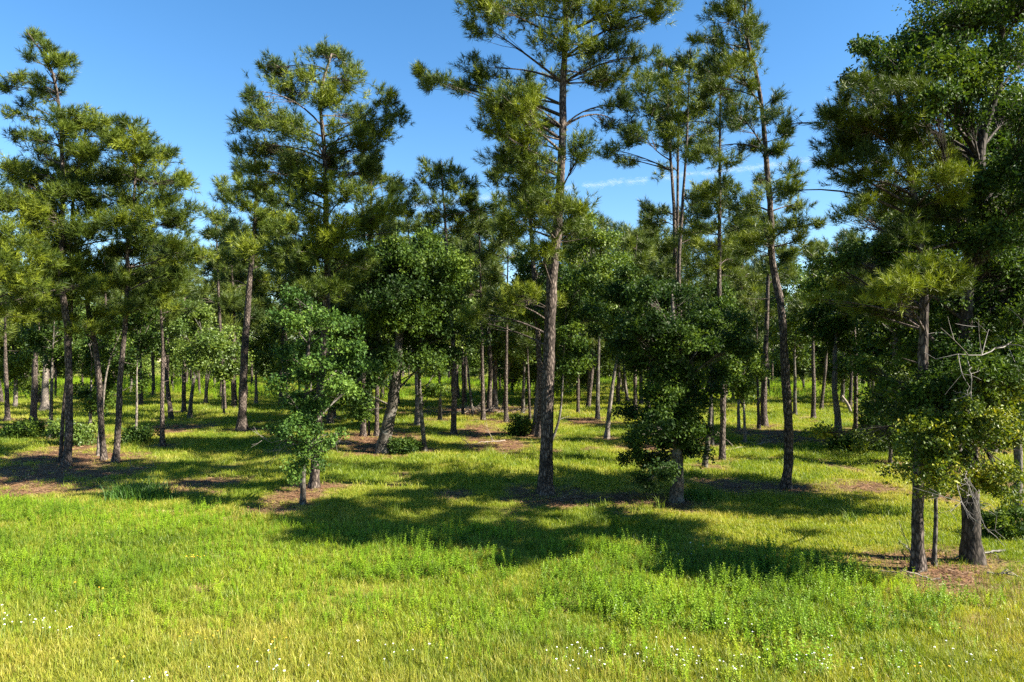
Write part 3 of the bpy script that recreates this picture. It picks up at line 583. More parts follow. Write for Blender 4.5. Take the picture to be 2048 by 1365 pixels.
def clear_of(x, y, d):
    for (a, b, _) in TRUNKS:
        if (a-x)**2+(b-y)**2 < d*d: return False
    return all((a-x)**2+(b-y)**2 >= d*d for a, b in spots)
rgb = np.random.default_rng(5)
def scatter(n, d0, d1, u, gap, kinds, lb, group, name, cat, ytop):
    c = 0; tries = 0
    while c < n and tries < n*40:
        tries += 1
        D = math.sqrt(rgb.uniform(d0*d0, d1*d1)); x = rgb.uniform(-u, u)*D
        if not clear_of(x, D, gap): continue
        px = 1024+x/D*F
        yt = ytop+24*math.sin(px*0.013)+rgb.normal(0, 26)
        if 380 < px < 440 or 800 < px < 850: yt = max(yt, 590)
        Hm = CAM_H+(HZ-yt)/F*D
        pr, H0 = kinds[rgb.integers(len(kinds))]
        k = min(1.25, Hm/H0)
        if k < 0.5: continue
        spots.append((x, D)); c += 1
        e = place_tree(name, pr, (x, D), lb, cat, group, rz=rgb.random()*6.28, sc_=(k*rgb.uniform(0.9, 1.15), k*rgb.uniform(0.9, 1.15), k))
pk = [(PP[i], 14+i*0.8) for i in range(5)]; ok = [(PO[i], 9.5+i*0.7) for i in range(5)]; sk = [(p, 6.5) for p in PS]
qp = [(QP[i], 14+i*0.9) for i in range(4)]; qo = [(QO[i], 9+i*0.8) for i in range(5)]
scatter(34, 56, 95, 0.85, 3.6, qp, 'slender pine scattered through the open wood past the brush pile', 'pines of the open wood', 'pine_tree', 'pine', 485)
for k_, (px_, yt_, D_) in enumerate([(978, 405, 62), (842, 440, 66), (1176, 430, 64), (1236, 455, 68), (1296, 440, 61), (1392, 420, 66), (1642, 485, 63), (1700, 470, 67), (468, 440, 65), (562, 430, 68), (930, 450, 72), (1480, 430, 70), (795, 440, 70)]):
    pr_, H_ = qp[k_ % 4]; x_ = (px_-1024)/F*D_; kk = (CAM_H+(HZ-yt_)/F*D_)/H_
    spots.append((x_, D_))
    place_tree('pine_tree', pr_, (x_, D_), 'slender pine scattered through the open wood past the brush pile', 'pine', 'pines of the open wood', rz=k_*1.3, sc_=(kk*0.95, kk*0.95, kk))
scatter(18, 52, 95, 0.85, 4.2, qo, 'spreading oak scattered through the open wood past the brush pile', 'oaks of the open wood', 'oak_tree', 'oak', 575)
scatter(60, 95, 150, 0.85, 4.0, pk, 'distant pine beyond the bright weeds', 'distant pines', 'pine_tree', 'pine', 535)
scatter(34, 95, 150, 0.85, 5.0, ok, 'distant oak beyond the bright weeds', 'distant oaks', 'oak_tree', 'oak', 600)
scatter(75, 150, 230, 0.85, 4.5, pk, 'pine in the dim far edge of the wood', 'far edge pines', 'pine_tree', 'pine', 580)
scatter(120, 140, 300, 0.9, 4.5, sk, 'low bushy tree in the dim far edge of the wood', 'far edge low trees', 'bushy_tree', 'tree', 640)

# ------------------------------------------------------------------ ground
LIT = [(1130, 1003, 80, 14), (600, 996, 70, 14), (90, 950, 160, 26), (400, 972, 80, 12), (120, 905, 60, 12), (960, 866, 50, 12), (1010, 892, 70, 12), (960, 822, 130, 9), (1470, 972, 90, 10), (1740, 975, 60, 12), (1940, 1152, 190, 34), (1860, 1150, 70, 18), (730, 884, 90, 16), (1540, 868, 80, 8), (150, 920, 130, 14), (1560, 884, 60, 8), (1300, 896, 60, 8), (560, 1025, 60, 8), (1680, 885, 100, 8), (60, 985, 110, 10), (1360, 1015, 40, 8), (60, 852, 90, 6), (350, 858, 70, 8), (1180, 845, 50, 6), (395, 1188, 26, 14), (1250, 1000, 90, 12), (1985, 1250, 60, 14)]
LITW = []
for (x, y, rx, ry) in LIT:
    D = dist(y); d1 = dist(y+ry); d2 = dist(y-ry)
    LITW.append((at(x, y, D)[0], (d1+d2)/2, rx/F*D*1.15, (d2-d1)/2*1.45))
TR = np.array(TRUNKS)
def litter(x, y):
    x = np.asarray(x, float); y = np.asarray(y, float); v = np.zeros(x.shape)
    for (cx, cy_, rx, ry) in LITW:
        d = np.sqrt(((x-cx)/rx)**2+((y-cy_)/ry)**2); v = np.maximum(v, 1.2-d*0.85)
    for (a, b, r) in TR:
        d = np.sqrt((x-a)**2+((y-b))**2); v = np.maximum(v, 1.05-d/(0.7+6*r))
    v = v + (fbm(x*0.9, y*0.7, 3)-0.5)*1.1
    w2 = (fbm(x*0.5+7, y*0.35, 9)-0.60)*4.5*np.clip((y-19)/4, 0, 1)
    return np.clip(np.maximum(v*1.3, w2), 0, 1)
def edge_wood(x, y):
    "distance (m) beyond the edge of the lush weeds; >0 in the wood"
    u = x/np.maximum(y, 1)
    e = np.interp(u, [-0.8, -0.6, -0.45, -0.3, -0.15, 0.0, 0.3, 0.55, 0.75], [22.0, 21.5, 20.0, 17.8, 17.2, 17.6, 16.6, 14.6, 13.4])
    return y-e-(fbm(x*0.4, y*0.4, 21)-0.5)*2.0
def edge_dry(x, y):
    ">0 in the yellow dry grass at the near side"
    u = x/np.maximum(y, 1)
    e = np.interp(u, [-0.8, -0.5, -0.25, 0.0, 0.25, 0.5, 0.62, 0.75], [12.8, 12.3, 12.1, 11.2, 10.8, 10.4, 11.6, 13.4])
    return e-y+(fbm(x*0.5, y*0.5, 31)-0.5)*1.8

gx = np.sinh(np.linspace(-1, 1, 200)*6.2)/math.sinh(6.2)*2500
gy = 22+np.sinh(np.linspace(-1, 1, 230)*6.2)/math.sinh(6.2)*2500
X, Y = np.meshgrid(gx, gy)
Z = hgt(X, Y)*np.clip(1-np.hypot(X, Y)/400, 0, 1)
V = np.stack([X, Y, Z], -1).reshape(-1, 3)
i = np.arange(229)[:, None]*200+np.arange(199)[None]
i = i.ravel(); T = np.concatenate([np.stack([i, i+1, i+201], 1), np.stack([i, i+201, i+200], 1)])
m, n, l = nodes('wood_floor')
tc = n.new('ShaderNodeTexCoord')
at_ = n.new('ShaderNodeAttribute'); at_.attribute_name = 'litter'
ad_ = n.new('ShaderNodeAttribute'); ad_.attribute_name = 'dry'
n1 = n.new('ShaderNodeTexNoise'); n1.inputs['Scale'].default_value = 0.45; n1.inputs['Detail'].default_value = 8
n2 = n.new('ShaderNodeTexNoise'); n2.inputs['Scale'].default_value = 14; n2.inputs['Detail'].default_value = 6
for q in (n1, n2): l.new(tc.outputs['Object'], q.inputs['Vector'])
rg1 = ramp(n, [(0.3, (0.09, 0.13, 0.012)), (0.5, (0.15, 0.18, 0.020)), (0.7, (0.22, 0.21, 0.045))]); l.new(n1.outputs[0], rg1.inputs[0])
rd1 = ramp(n, [(0.25, (0.07, 0.07, 0.02)), (0.75, (0.17, 0.16, 0.05))]); l.new(n2.outputs[0], rd1.inputs[0])
rl1 = ramp(n, [(0.25, (0.045, 0.022, 0.012)), (0.5, (0.13, 0.068, 0.036)), (0.78, (0.25, 0.155, 0.088))]); l.new(n2.outputs[0], rl1.inputs[0])
ma = n.new('ShaderNodeMix'); ma.data_type = 'RGBA'; l.new(ad_.outputs['Fac'], ma.inputs[0]); l.new(rg1.outputs[0], ma.inputs[6]); l.new(rd1.outputs[0], ma.inputs[7])
mb = n.new('ShaderNodeMix'); mb.data_type = 'RGBA'; l.new(at_.outputs['Fac'], mb.inputs[0]); l.new(ma.outputs[2], mb.inputs[6]); l.new(rl1.outputs[0], mb.inputs[7])
p = n.new('ShaderNodeBsdfPrincipled'); p.inputs['Roughness'].default_value = 0.95; p.inputs['Specular IOR Level'].default_value = 0.1
l.new(mb.outputs[2], p.inputs['Base Color'])
b = n.new('ShaderNodeBump'); b.inputs['Strength'].default_value = 0.8; b.inputs['Distance'].default_value = 0.05
l.new(n2.outputs[0], b.inputs['Height']); l.new(b.outputs[0], p.inputs['Normal'])
o = n.new('ShaderNodeOutputMaterial'); l.new(p.outputs[0], o.inputs[0])
xv, yv = V[:, 0], V[:, 1]
near = (yv > 5) & (np.hypot(xv, yv) < 300)
lv = np.where(near, litter(xv, yv), 0.15)
dv = np.where(yv > 0, np.clip(edge_dry(xv, np.maximum(yv, 1))*0.8, 0, 1), 1.0)
g = link('ground', mesh_np('ground', V, T, m, attrs={'litter': lv, 'dry': dv}))
tag(g, 'gently rolling grassy ground with patches of brown litter', 'ground', kind='structure')

# ------------------------------------------------------------------ low growth, as instanced clumps
def blades(n, rg, h=(0.2, 0.4), wd=0.007, spread=0.12, lean=0.5):
    x = rg.normal(0, spread, n); y = rg.normal(0, spread, n); az = rg.random(n)*2*math.pi
    hh = rg.uniform(*h, n); ln = rg.uniform(0.1, lean, n)*hh
    d = np.stack([np.cos(az), np.sin(az), 0*az], 1); s = np.stack([-np.sin(az+rg.normal(0, .6, n)), np.cos(az+rg.normal(0, .6, n)), 0*az], 1)*wd*rg.uniform(0.7, 1.4, n)[:, None]
    b = np.stack([x, y, np.full(n, -0.02)], 1)
    m_ = b+d*(ln*0.35)[:, None]+np.array([0, 0, 1])*(hh*0.6)[:, None]; t = b+d*ln[:, None]+np.array([0, 0, 1])*hh[:, None]*rg.uniform(0.8, 1, n)[:, None]
    V = np.stack([b-s/2, b+s/2, m_-s*0.45, m_+s*0.45, t], 1).reshape(-1, 3)
    k = np.arange(n)[:, None]*5
    T = np.concatenate([k+np.array([[0, 1, 3]]), k+np.array([[0, 3, 2]]), k+np.array([[2, 3, 4]])])
    return V, T
def weed(stems, rg, h=(0.3, 0.5), nl=14, ll=0.07, lw=0.018, spread=0.1):
    parts = []
    for k in range(stems):
        b = np.r_[rg.normal(0, spread, 2), -0.02]; H = rg.uniform(*h); tip = b+np.r_[rg.normal(0, 0.07, 2)*H/0.4, H]
        parts.append(tubes(np.array([[b, (b+tip)/2+np.r_[rg.normal(0, .01, 2), 0], tip]]), np.array([[0.004, 0.0035, 0.002]]), 3))
        f = np.linspace(0.22, 1.0, nl)+rg.normal(0, 0.015, nl); az = np.arange(nl)*2.4+rg.random()*6
        p = b+(tip-b)*np.clip(f, 0, 1)[:, None]; up = 0.35+0.5*f
        d = unit(np.stack([np.cos(az), np.sin(az), up+rg.normal(0, .15, nl)], 1)); u = unit(np.cross(d, np.array([0, 0, 1.0]))); nn = np.cross(u, d)
        L = (ll*(1.2-0.55*f)*rg.uniform(0.8, 1.2, nl))[:, None]; W = L*lw/ll
        V = np.stack([p, p+d*L*.5+u*W-nn*0.0, p+d*L-np.array([0, 0, .2])*L, p+d*L*.5-u*W], 1).reshape(-1, 3)
        q = np.arange(nl)[:, None]*4
        parts.append((V, np.concatenate([q+np.array([[0, 1, 2]]), q+np.array([[0, 2, 3]])])))
    return joinm(parts)

def veg(name, label, cat, variants, mat, pos, scale, tone, seed):
    "one object of stuff: clump meshes instanced on points with a tone per clump"
    rg = np.random.default_rng(seed)
    colx = bpy.data.collections.new(name+'_clumps')
    for k, (V, T) in enumerate(variants):
        o = bpy.data.objects.new('%s_clump' % name, mesh_np(name+'_clump', V, T, mat, smooth=False)); colx.objects.link(o)
    N = len(pos)
    me = bpy.data.meshes.new(name); me.vertices.add(N); me.vertices.foreach_set('co', np.asarray(pos, np.float32).ravel())
    a = me.attributes.new('var', 'FLOAT', 'POINT'); a.data.foreach_set('value', np.clip(tone, 0, 1).astype(np.float32))
    a = me.attributes.new('size', 'FLOAT', 'POINT'); a.data.foreach_set('value', np.asarray(scale, np.float32))
    a = me.attributes.new('turn', 'FLOAT_VECTOR', 'POINT')
    tv = np.stack([rg.normal(0, .08, N), rg.normal(0, .08, N), rg.random(N)*6.283], 1).astype(np.float32); a.data.foreach_set('vector', tv.ravel())
    a = me.attributes.new('pick', 'INT', 'POINT'); a.data.foreach_set('value', rg.integers(0, len(variants), N).astype(np.int32))
    me.materials.append(mat); me.update()
    o = link(name, me)
    ng = bpy.data.node_groups.new(name, 'GeometryNodeTree')
    ng.interface.new_socket('Geometry', in_out='INPUT', socket_type='NodeSocketGeometry'); ng.interface.new_socket('Geometry', in_out='OUTPUT', socket_type='NodeSocketGeometry')
    nn, ll = ng.nodes, ng.links
    gi = nn.new('NodeGroupInput'); go = nn.new('NodeGroupOutput'); ip = nn.new('GeometryNodeInstanceOnPoints')
    jn = nn.new('GeometryNodeJoinGeometry')
    for ob_ in list(colx.objects)[::-1]:
        oi = nn.new('GeometryNodeObjectInfo'); oi.inputs['Object'].default_value = ob_; oi.inputs['As Instance'].default_value = False
        g2 = nn.new('GeometryNodeGeometryToInstance'); ll.new(oi.outputs['Geometry'], g2.inputs[0]); ll.new(g2.outputs[0], jn.inputs[0])
    def na(nm, dt):
        q = nn.new('GeometryNodeInputNamedAttribute'); q.data_type = dt; q.inputs['Name'].default_value = nm; return q.outputs[0]
    ll.new(gi.outputs[0], ip.inputs['Points']); ll.new(jn.outputs[0], ip.inputs['Instance']); ip.inputs['Pick Instance'].default_value = True
    ll.new(na('pick', 'INT'), ip.inputs['Instance Index']); ll.new(na('size', 'FLOAT'), ip.inputs['Scale'])
    e2r = nn.new('FunctionNodeEulerToRotation'); ll.new(na('turn', 'FLOAT_VECTOR'), e2r.inputs[0]); ll.new(e2r.outputs[0], ip.inputs['Rotation'])
    ll.new(ip.outputs[0], go.inputs[0])
    md = o.modifiers.new('clumps', 'NODES'); md.node_group = ng
    tag(o, label, cat, kind='stuff')
    return o

rv = np.random.default_rng(77)
def sample(n, d0, d1, u=0.92):
    D = np.sqrt(rv.uniform(d0*d0, d1*d1, n)); x = rv.uniform(-u, u, n)*D
    return x, D
G = {}
G['short'] = foliage_mat('short_grass', [(0.0, (0.07, 0.12, 0.010)), (0.35, (0.15, 0.21, 0.012)), (0.7, (0.25, 0.28, 0.024)), (1.0, (0.36, 0.32, 0.06))], trans=0.42, rough=0.5, inst=True)
G['dry'] = foliage_mat('dry_grass', [(0.0, (0.11, 0.17, 0.015)), (0.4, (0.21, 0.24, 0.024)), (0.75, (0.32, 0.30, 0.04)), (1.0, (0.42, 0.35, 0.09))], trans=0.35, rough=0.5, inst=True)
G['weed'] = foliage_mat('leafy_weeds', [(0.0, (0.09, 0.16, 0.010)), (0.4, (0.18, 0.30, 0.012)), (0.75, (0.27, 0.36, 0.018)), (1.0, (0.36, 0.38, 0.03))], trans=0.35, rough=0.45, spec=0.4, inst=True)
G['straw'] = foliage_mat('fallen_needles', [(0.0, (0.045, 0.022, 0.012)), (0.5, (0.14, 0.072, 0.034)), (1.0, (0.31, 0.20, 0.11))], trans=0.05, rough=0.7, inst=True)

def P3(x, y): return np.stack([x, y, hgt(x, y)], 1)
# short grass of the wood and under the weeds
xs, ys, ss = [], [], []
for (nn_, d0, d1, s) in ((36000, 7, 24, 1.0), (42000, 24, 50, 1.5), (36000, 50, 95, 2.3), (26000, 95, 190, 3.6)):
    x, y = sample(nn_, d0, d1); xs.append(x); ys.append(y); ss.append(np.full(nn_, s))
x = np.concatenate(xs); y = np.concatenate(ys); s = np.concatenate(ss)
lt = litter(x, y); keep = rv.random(len(x)) > lt*0.93
x, y, s, lt = x[keep], y[keep], s[keep], lt[keep]
tone = 0.44+0.6*(fbm(x*0.35, y*0.30, 41)-0.38)*1.5+0.3*lt+rv.normal(0, 0.18, len(x))
var = [blades(26, rv, (0.06, 0.17), 0.009, 0.09, 0.8) for _ in range(5)]
veg('short_grass', 'short yellow green grass covering the wood floor', 'grass', var, G['short'], P3(x, y), s*rv.uniform(0.6, 1.35, len(x))*(1-0.45*lt), tone, 1)
# coarse arching tufts among the trees
x, y = sample(5200, 17, 60); f = fbm(x*0.3, y*0.3, 55); keep = (f > 0.52) & (edge_wood(x, y) > 0) & (litter(x, y) < 0.4); x, y = x[keep], y[keep]
veg('coarse_grass', 'taller arching grass tufts between the trees', 'grass', [blades(22, rv, (0.2, 0.45), 0.012, 0.10, 0.9) for _ in range(4)], G['short'], P3(x, y), rv.uniform(0.7, 1.2, len(x)), 0.22+rv.normal(0, 0.12, len(x)), 2)
# lush leafy weeds in a belt before the wood
x, y = sample(21000, 7.5, 24); ew = edge_wood(x, y); ed = edge_dry(x, y)
pr = np.clip(0.5-ew*0.7, 0, 1)*np.clip(0.6-ed*0.28, 0.14, 1)*np.clip(0.2+2.2*(fbm(x*0.9, y*1.1, 61)-0.3), 0.08, 1); keep = (rv.random(len(x)) < pr) & (litter(x, y) < 0.55)
x, y, ed = x[keep], y[keep], ed[keep]
tone = 0.34+0.4*np.clip(ed*0.25+0.35, 0, 0.9)+0.9*(fbm(x*0.6, y*0.6, 66)-0.5)+rv.normal(0, 0.16, len(x))
hsc = (0.55+0.85*fbm(x*0.45, y*0.55, 67))*np.interp(x/y, [-0.8, -0.3, 0.0, 0.4, 0.8], [0.8, 0.75, 0.95, 1.1, 0.8])
veg('leafy_weeds', 'lush bright green leafy weeds in a belt before the trees', 'weeds', [weed(4, rv, (0.20, 0.38), 15) for _ in range(3)]+[weed(5, rv, (0.10, 0.24), 10, 0.062, 0.02) for _ in range(3)]+[weed(3, rv, (0.28, 0.48), 20, 0.06, 0.014) for _ in range(2)]+[blades(24, rv, (0.15, 0.34), 0.008, 0.1, 0.8)], G['weed'], P3(x, y), hsc*np.clip(1-0.22*ed, 0.5, 1)*rv.uniform(0.75, 1.2, len(x)), tone, 3)
# dry grass nearest the camera
x, y = sample(16000, 6, 17); ed = edge_dry(x, y); keep = rv.random(len(x)) < np.clip(0.5+ed*0.35, 0.08, 1); x, y, ed = x[keep], y[keep], ed[keep]
tone = 0.30+0.9*(fbm(x*0.8, y*0.8, 71)-0.45)+0.10*ed+rv.normal(0, 0.17, len(x))
veg('dry_grass', 'thin yellowing grass with straw stems along the near side', 'grass', [blades(24, rv, (0.10, 0.28), 0.0055, 0.10, 0.6) for _ in range(6)], G['dry'], P3(x, y), rv.uniform(0.7, 1.15, len(x)), tone, 4)
# tall weeds of the far clearing
x, y = sample(16000, 72, 165); f = fbm(x*0.07, y*0.05, 81); keep = (f > 0.42) & (rv.random(len(x)) < np.clip((y-70)/35, 0, 1)); x, y = x[keep], y[keep]
veg('tall_weeds', 'tall bright green weeds in the far clearing', 'weeds', [weed(6, rv, (0.5, 0.95), 12, 0.16, 0.05, 0.25) for _ in range(4)], G['weed'], P3(x, y), rv.uniform(0.8, 1.5, len(x)), 0.45+rv.normal(0, 0.15, len(x)), 5)
# fallen needles and leaves on the bare patches
x, y = sample(60000, 12, 60); keep = litter(x, y) > 0.45; x, y = x[keep], y[keep]
def straw(rg, n=14):
    p = np.c_[rg.normal(0, .12, (n, 2)), rg.uniform(0.003, 0.03, n)]; az = rg.random(n)*6.28
    d = np.stack([np.cos(az), np.sin(az), rg.normal(0, .12, n)], 1); u = np.stack([-np.sin(az), np.cos(az), rg.normal(0, .4, n)], 1)
    L = rg.uniform(.06, .2, n)[:, None]; W = rg.uniform(.006, .03, n)[:, None]
    V = np.stack([p, p+d*L*.5+u*W/2, p+d*L, p+d*L*.5-u*W/2], 1).reshape(-1, 3); k = np.arange(n)[:, None]*4
    return V, np.concatenate([k+np.array([[0, 1, 2]]), k+np.array([[0, 2, 3]])])
veg('leaf_litter', 'reddish brown fallen needles and leaves round the trunks', 'leaf litter', [straw(rv) for _ in range(4)], G['straw'], P3(x, y), rv.uniform(0.8, 1.4, len(x)), rv.normal(0.5, 0.22, len(x)), 6)

# ------------------------------------------------------------------ flowers
def flower_mesh(name, c, h, r, n, seed):
    rg = np.random.default_rng(seed)
    st = tubes(np.array([[[0, 0, -0.02], [0.01, 0.0, h*0.5], [0.0, 0.015, h]]]), np.array([[0.004, 0.0035, 0.003]]), 3)
    ps = []
    for k in range(n):
        a = k*2.4; q = r*math.sqrt((k+0.5)/n)*0.75; cx, cy_ = q*math.cos(a), q*math.sin(a); rr = r*0.42; z = h+0.012-0.25*q*q/r
        ang = np.arange(5)*2*math.pi/5
        V = np.vstack([[cx, cy_+0.015, z+0.006], np.c_[cx+rr*np.cos(ang), cy_+0.015+rr*np.sin(ang), np.full(5, z)+rg.normal(0, .004, 5)]])
        ps.append((V, np.array([[0, j+1, (j+1) % 5+1] for j in range(5)])))
    hd = joinm(ps); V, T = joinm([st, hd])
    mi = np.r_[np.zeros(len(st[1]), int), np.ones(len(hd[1]), int)]
    return mesh_np(name, V, T, [M['stem'], c], smooth=False, midx=mi)
M['stem'] = plain_mat('flower_stem', (0.10, 0.15, 0.03))
M['white'] = plain_mat('white_petals', (0.80, 0.79, 0.72), 0.7, 0.06)
M['gold'] = plain_mat('yellow_petals', (0.75, 0.42, 0.02), 0.7, 0.15)
FW = [flower_mesh('white_flower', M['white'], 0.26+0.05*k, 0.012+0.004*k, 7, k) for k in range(3)]
FY = [flower_mesh('yellow_flower', M['gold'], 0.25+0.05*k, 0.015, 7, 9+k) for k in range(2)]
WC = [(40, 1225, 60, 14, 12), (110, 1245, 80, 14, 10), (560, 1330, 120, 26, 12), (300, 1350, 80, 14, 5), (700, 1290, 160, 26, 7), (1130, 1310, 90, 22, 14), (1170, 1290, 60, 16, 8), (1330, 1300, 160, 26, 18), (1450, 1325, 160, 28, 20), (1640, 1310, 130, 24, 12), (1800, 1320, 160, 28, 10), (1950, 1300, 90, 22, 8), (830, 1300, 90, 18, 5), (1480, 1232, 40, 8, 3), (1380, 1075, 60, 10, 6), (1980, 1230, 60, 12, 2)]
rf = np.random.default_rng(3)
for (cx, cyp, sx, sy, n_) in WC:
    for _ in range(n_):
        px, py = cx+rf.normal(0, sx*.6), cyp+rf.normal(0, sy*.6)+45
        D = dist(min(py, 1440)); x = (px-1024)/F*D
        o = link('white_flower', FW[rf.integers(3)], None, (x, D, float(hgt(x, D)))); o.rotation_euler = (rf.normal(0, .1), rf.normal(0, .1), rf.random()*6); o.scale = (rf.uniform(.6, 1.0),)*2+(rf.uniform(.85, 1.15),)
        tag(o, 'small flat white flower head on a thin stem among near grass', 'flower', 'white flowers in the grass')
for (cx, cyp, sx, sy, n_) in [(400, 1100, 22, 7, 8), (180, 1170, 40, 8, 5), (400, 1265, 60, 10, 8), (520, 1285, 60, 10, 7), (1860, 1330, 50, 14, 4), (1880, 1250, 60, 14, 3), (230, 1325, 40, 12, 3)]:
    for _ in range(n_):
        px, py = cx+rf.normal(0, sx*.6), cyp+rf.normal(0, sy*.6)+40
        D = dist(min(py, 1440)); x = (px-1024)/F*D
        o = link('yellow_flower', FY[rf.integers(2)], None, (x, D, float(hgt(x, D)))); o.rotation_euler = (rf.normal(0, .1), rf.normal(0, .1), rf.random()*6); o.scale = (rf.uniform(.8, 1.2),)*3
        tag(o, 'small golden yellow flower on a thin stem among near grass', 'flower', 'yellow flowers in the grass')

# ------------------------------------------------------------------ brush pile, fallen wood, dead limbs, shrubs
def dead_branch(P, r0, rg, forks=5, r1=0.005):
    "a bare branch with side twigs along polyline P"
    C = spline(P, 14); n = 14
    C[1:-1] += rg.normal(0, 0.02, (n-2, 3))
    parts = [tubes(C[None], np.linspace(r0, r1, n)[None], 5)]
    L = np.linalg.norm(C[-1]-C[0])
    for _ in range(forks):
        k = rg.integers(3, n-1); d = unit(unit(C[-1]-C[0])*0.6+rg.normal(0, 0.7, 3)); q = C[k]+d*L*rg.uniform(0.15, 0.4)
        cc = limb_curve(C[k], q, 6, sag=rg.uniform(-0.15, 0.15), r=rg); parts.append(tubes(cc[None], np.linspace(r0*0.5, r1*0.7, 6)[None], 4))
        for _ in range(2):
            k2 = rg.integers(2, 6); q2 = cc[k2]+unit(d+rg.normal(0, 0.7, 3))*L*0.12
            parts.append(tubes(limb_curve(cc[k2], q2, 4, sag=0.05, r=rg)[None], np.linspace(r0*0.3, r1*0.6, 4)[None], 3))
    return joinm(parts)
rd_ = np.random.default_rng(8)
D = dist(828); bp = at(975, 828, D)
pile = link('brush_pile', None, None, (bp[0], D, float(hgt(bp[0], D)))); tag(pile, 'low tangled pile of dead brown branches round the upright dark oak', 'brush pile')
for k in range(34):
    x = rd_.normal(0, 1.5); y = rd_.normal(0, 0.7); az = rd_.random()*6.28; L = rd_.uniform(0.8, 2.2); z = rd_.uniform(0.04, 0.35)*math.exp(-(x/2.2)**2)
    a_ = np.array([x-math.cos(az)*L/2, y-math.sin(az)*L/2, 0.03+z*0.6]); b_ = np.array([x+math.cos(az)*L/2, y+math.sin(az)*L/2, 0.08+z+rd_.random()*0.3])
    link('branch', mesh_np('branch', *dead_branch([a_, (a_+b_)/2+[0, 0, 0.1], b_], rd_.uniform(0.02, 0.045), rd_, 4), M['brush']), pile)
def fallen(p0, p1, r0, label, rise=0.06, mat='dead'):
    q0 = at(*p0, dist(p0[1])); q1 = at(*p1, dist(p1[1]))
    q0[2] = float(hgt(q0[0], q0[1]))+r0*0.8; q1[2] = float(hgt(q1[0], q1[1]))+r0*0.8
    o_ = q0.copy()
    V, T = dead_branch([q0-o_, (q0+q1)/2-o_+np.array([0, 0, rise]), q1-o_+np.array([0, 0, rise])], r0, rd_, 5)
    tag(link('fallen_branch', mesh_np('fallen_branch', V, T, M[mat]), None, o_), label, 'branch')
fallen((2010, 1105), (1900, 1125), 0.03, 'pale dead branch lying at the foot of the flare-footed oak')
fallen((1800, 1085), (1850, 1150), 0.022, 'thin bare branch lying against the near pine')
fallen((1880, 1160), (1760, 1148), 0.025, 'grey branch on the litter in front of the near pine', mat='brush')
fallen((1975, 1150), (2048, 1165), 0.035, 'dark fallen limb on the litter right of the flare-footed oak', mat='brush')
fallen((1010, 880), (930, 892), 0.04, 'fallen branch on bare litter in front of the brush pile', mat='brush')
fallen((1440, 905), (1530, 893), 0.04, 'fallen branches on litter behind the bare leaning pine', mat='brush')
fallen((330, 935), (250, 942), 0.025, 'thin pale stick lying in shaded grass near the left pines')
# leaning snag behind the curvy oak, broken white stump in the far weeds
D = dist(824); q0 = at(1702, 824, D); q1 = at(1683, 792, D); q0[2] = float(hgt(q0[0], D))-0.05
V, T = tubes(spline([q0*0, (q1-q0)*0.5+np.array([0.12, 0, 0]), q1-q0], 8)[None], np.array([np.linspace(0.14, 0.11, 8)]), 8)
tag(link('leaning_snag', mesh_np('leaning_snag', V, T, M['brush']), None, q0), 'broken bare trunk leaning left behind the curvy pale oak', 'snag')
D = dist(802); q0 = at(1237, 802, D); q0[2] = float(hgt(q0[0], D))-0.05
V, T = tubes(spline([np.zeros(3), np.array([-.1, 0, .9]), np.array([-.25, 0, 1.9])], 7)[None], np.array([[.2, .19, .18, .17, .16, .12, .03]]), 8)
tag(link('tree_stump', mesh_np('tree_stump', V, T, M['pale_bark']), None, q0), 'broken pale stump in the far bright weeds', 'stump')

def dead_part(owner_label, pts, r0, forks):
    own = next(o for o in sc.objects if o.get('label') == owner_label)
    b = np.array(own.location); P = np.array([at(x, y, b[1]+dy*1.35)-b for (x, y, dy) in pts])
    link('dead_branch', mesh_np('dead_branch', *dead_branch(P, r0, rd_, forks), M['dead']), own)
OKL = 'massive flare-footed oak with a dark spreading crown and yellowing lower leaves'
dead_part(OKL, [(2060, 668, -0.3), (1985, 700, -1.6), (1920, 712, -2.0), (1855, 722, -1.8), (1848, 705, -1.7)], 0.018, 7)
dead_part(OKL, [(1935, 715, -1.7), (1942, 750, -1.9), (1935, 790, -1.9), (1900, 800, -1.7)], 0.012, 4)
dead_part(OKL, [(1940, 990, -0.2), (1915, 970, -1.6), (1940, 1030, -2.0), (1975, 1060, -2.0), (2010, 1095, -1.9)], 0.013, 7)
dead_part(OKL, [(1938, 930, -0.2), (1930, 960, -1.6), (1960, 1010, -2.0), (1990, 1030, -2.1)], 0.011, 6)
SPL = 'slim grey sapling with fresh green leaves and bare twigs low on its stem'
dead_part(SPL, [(608, 885, 0), (570, 880, -.3), (545, 885, -.5), (505, 862, -.6)], 0.014, 6)
dead_part(SPL, [(610, 870, 0), (650, 868, -.3), (670, 885, -.5), (675, 905, -.5)], 0.014, 6)
dead_part(SPL, [(608, 890, 0), (575, 890, -.2), (548, 915, -.4), (530, 925, -.4)], 0.012, 5)

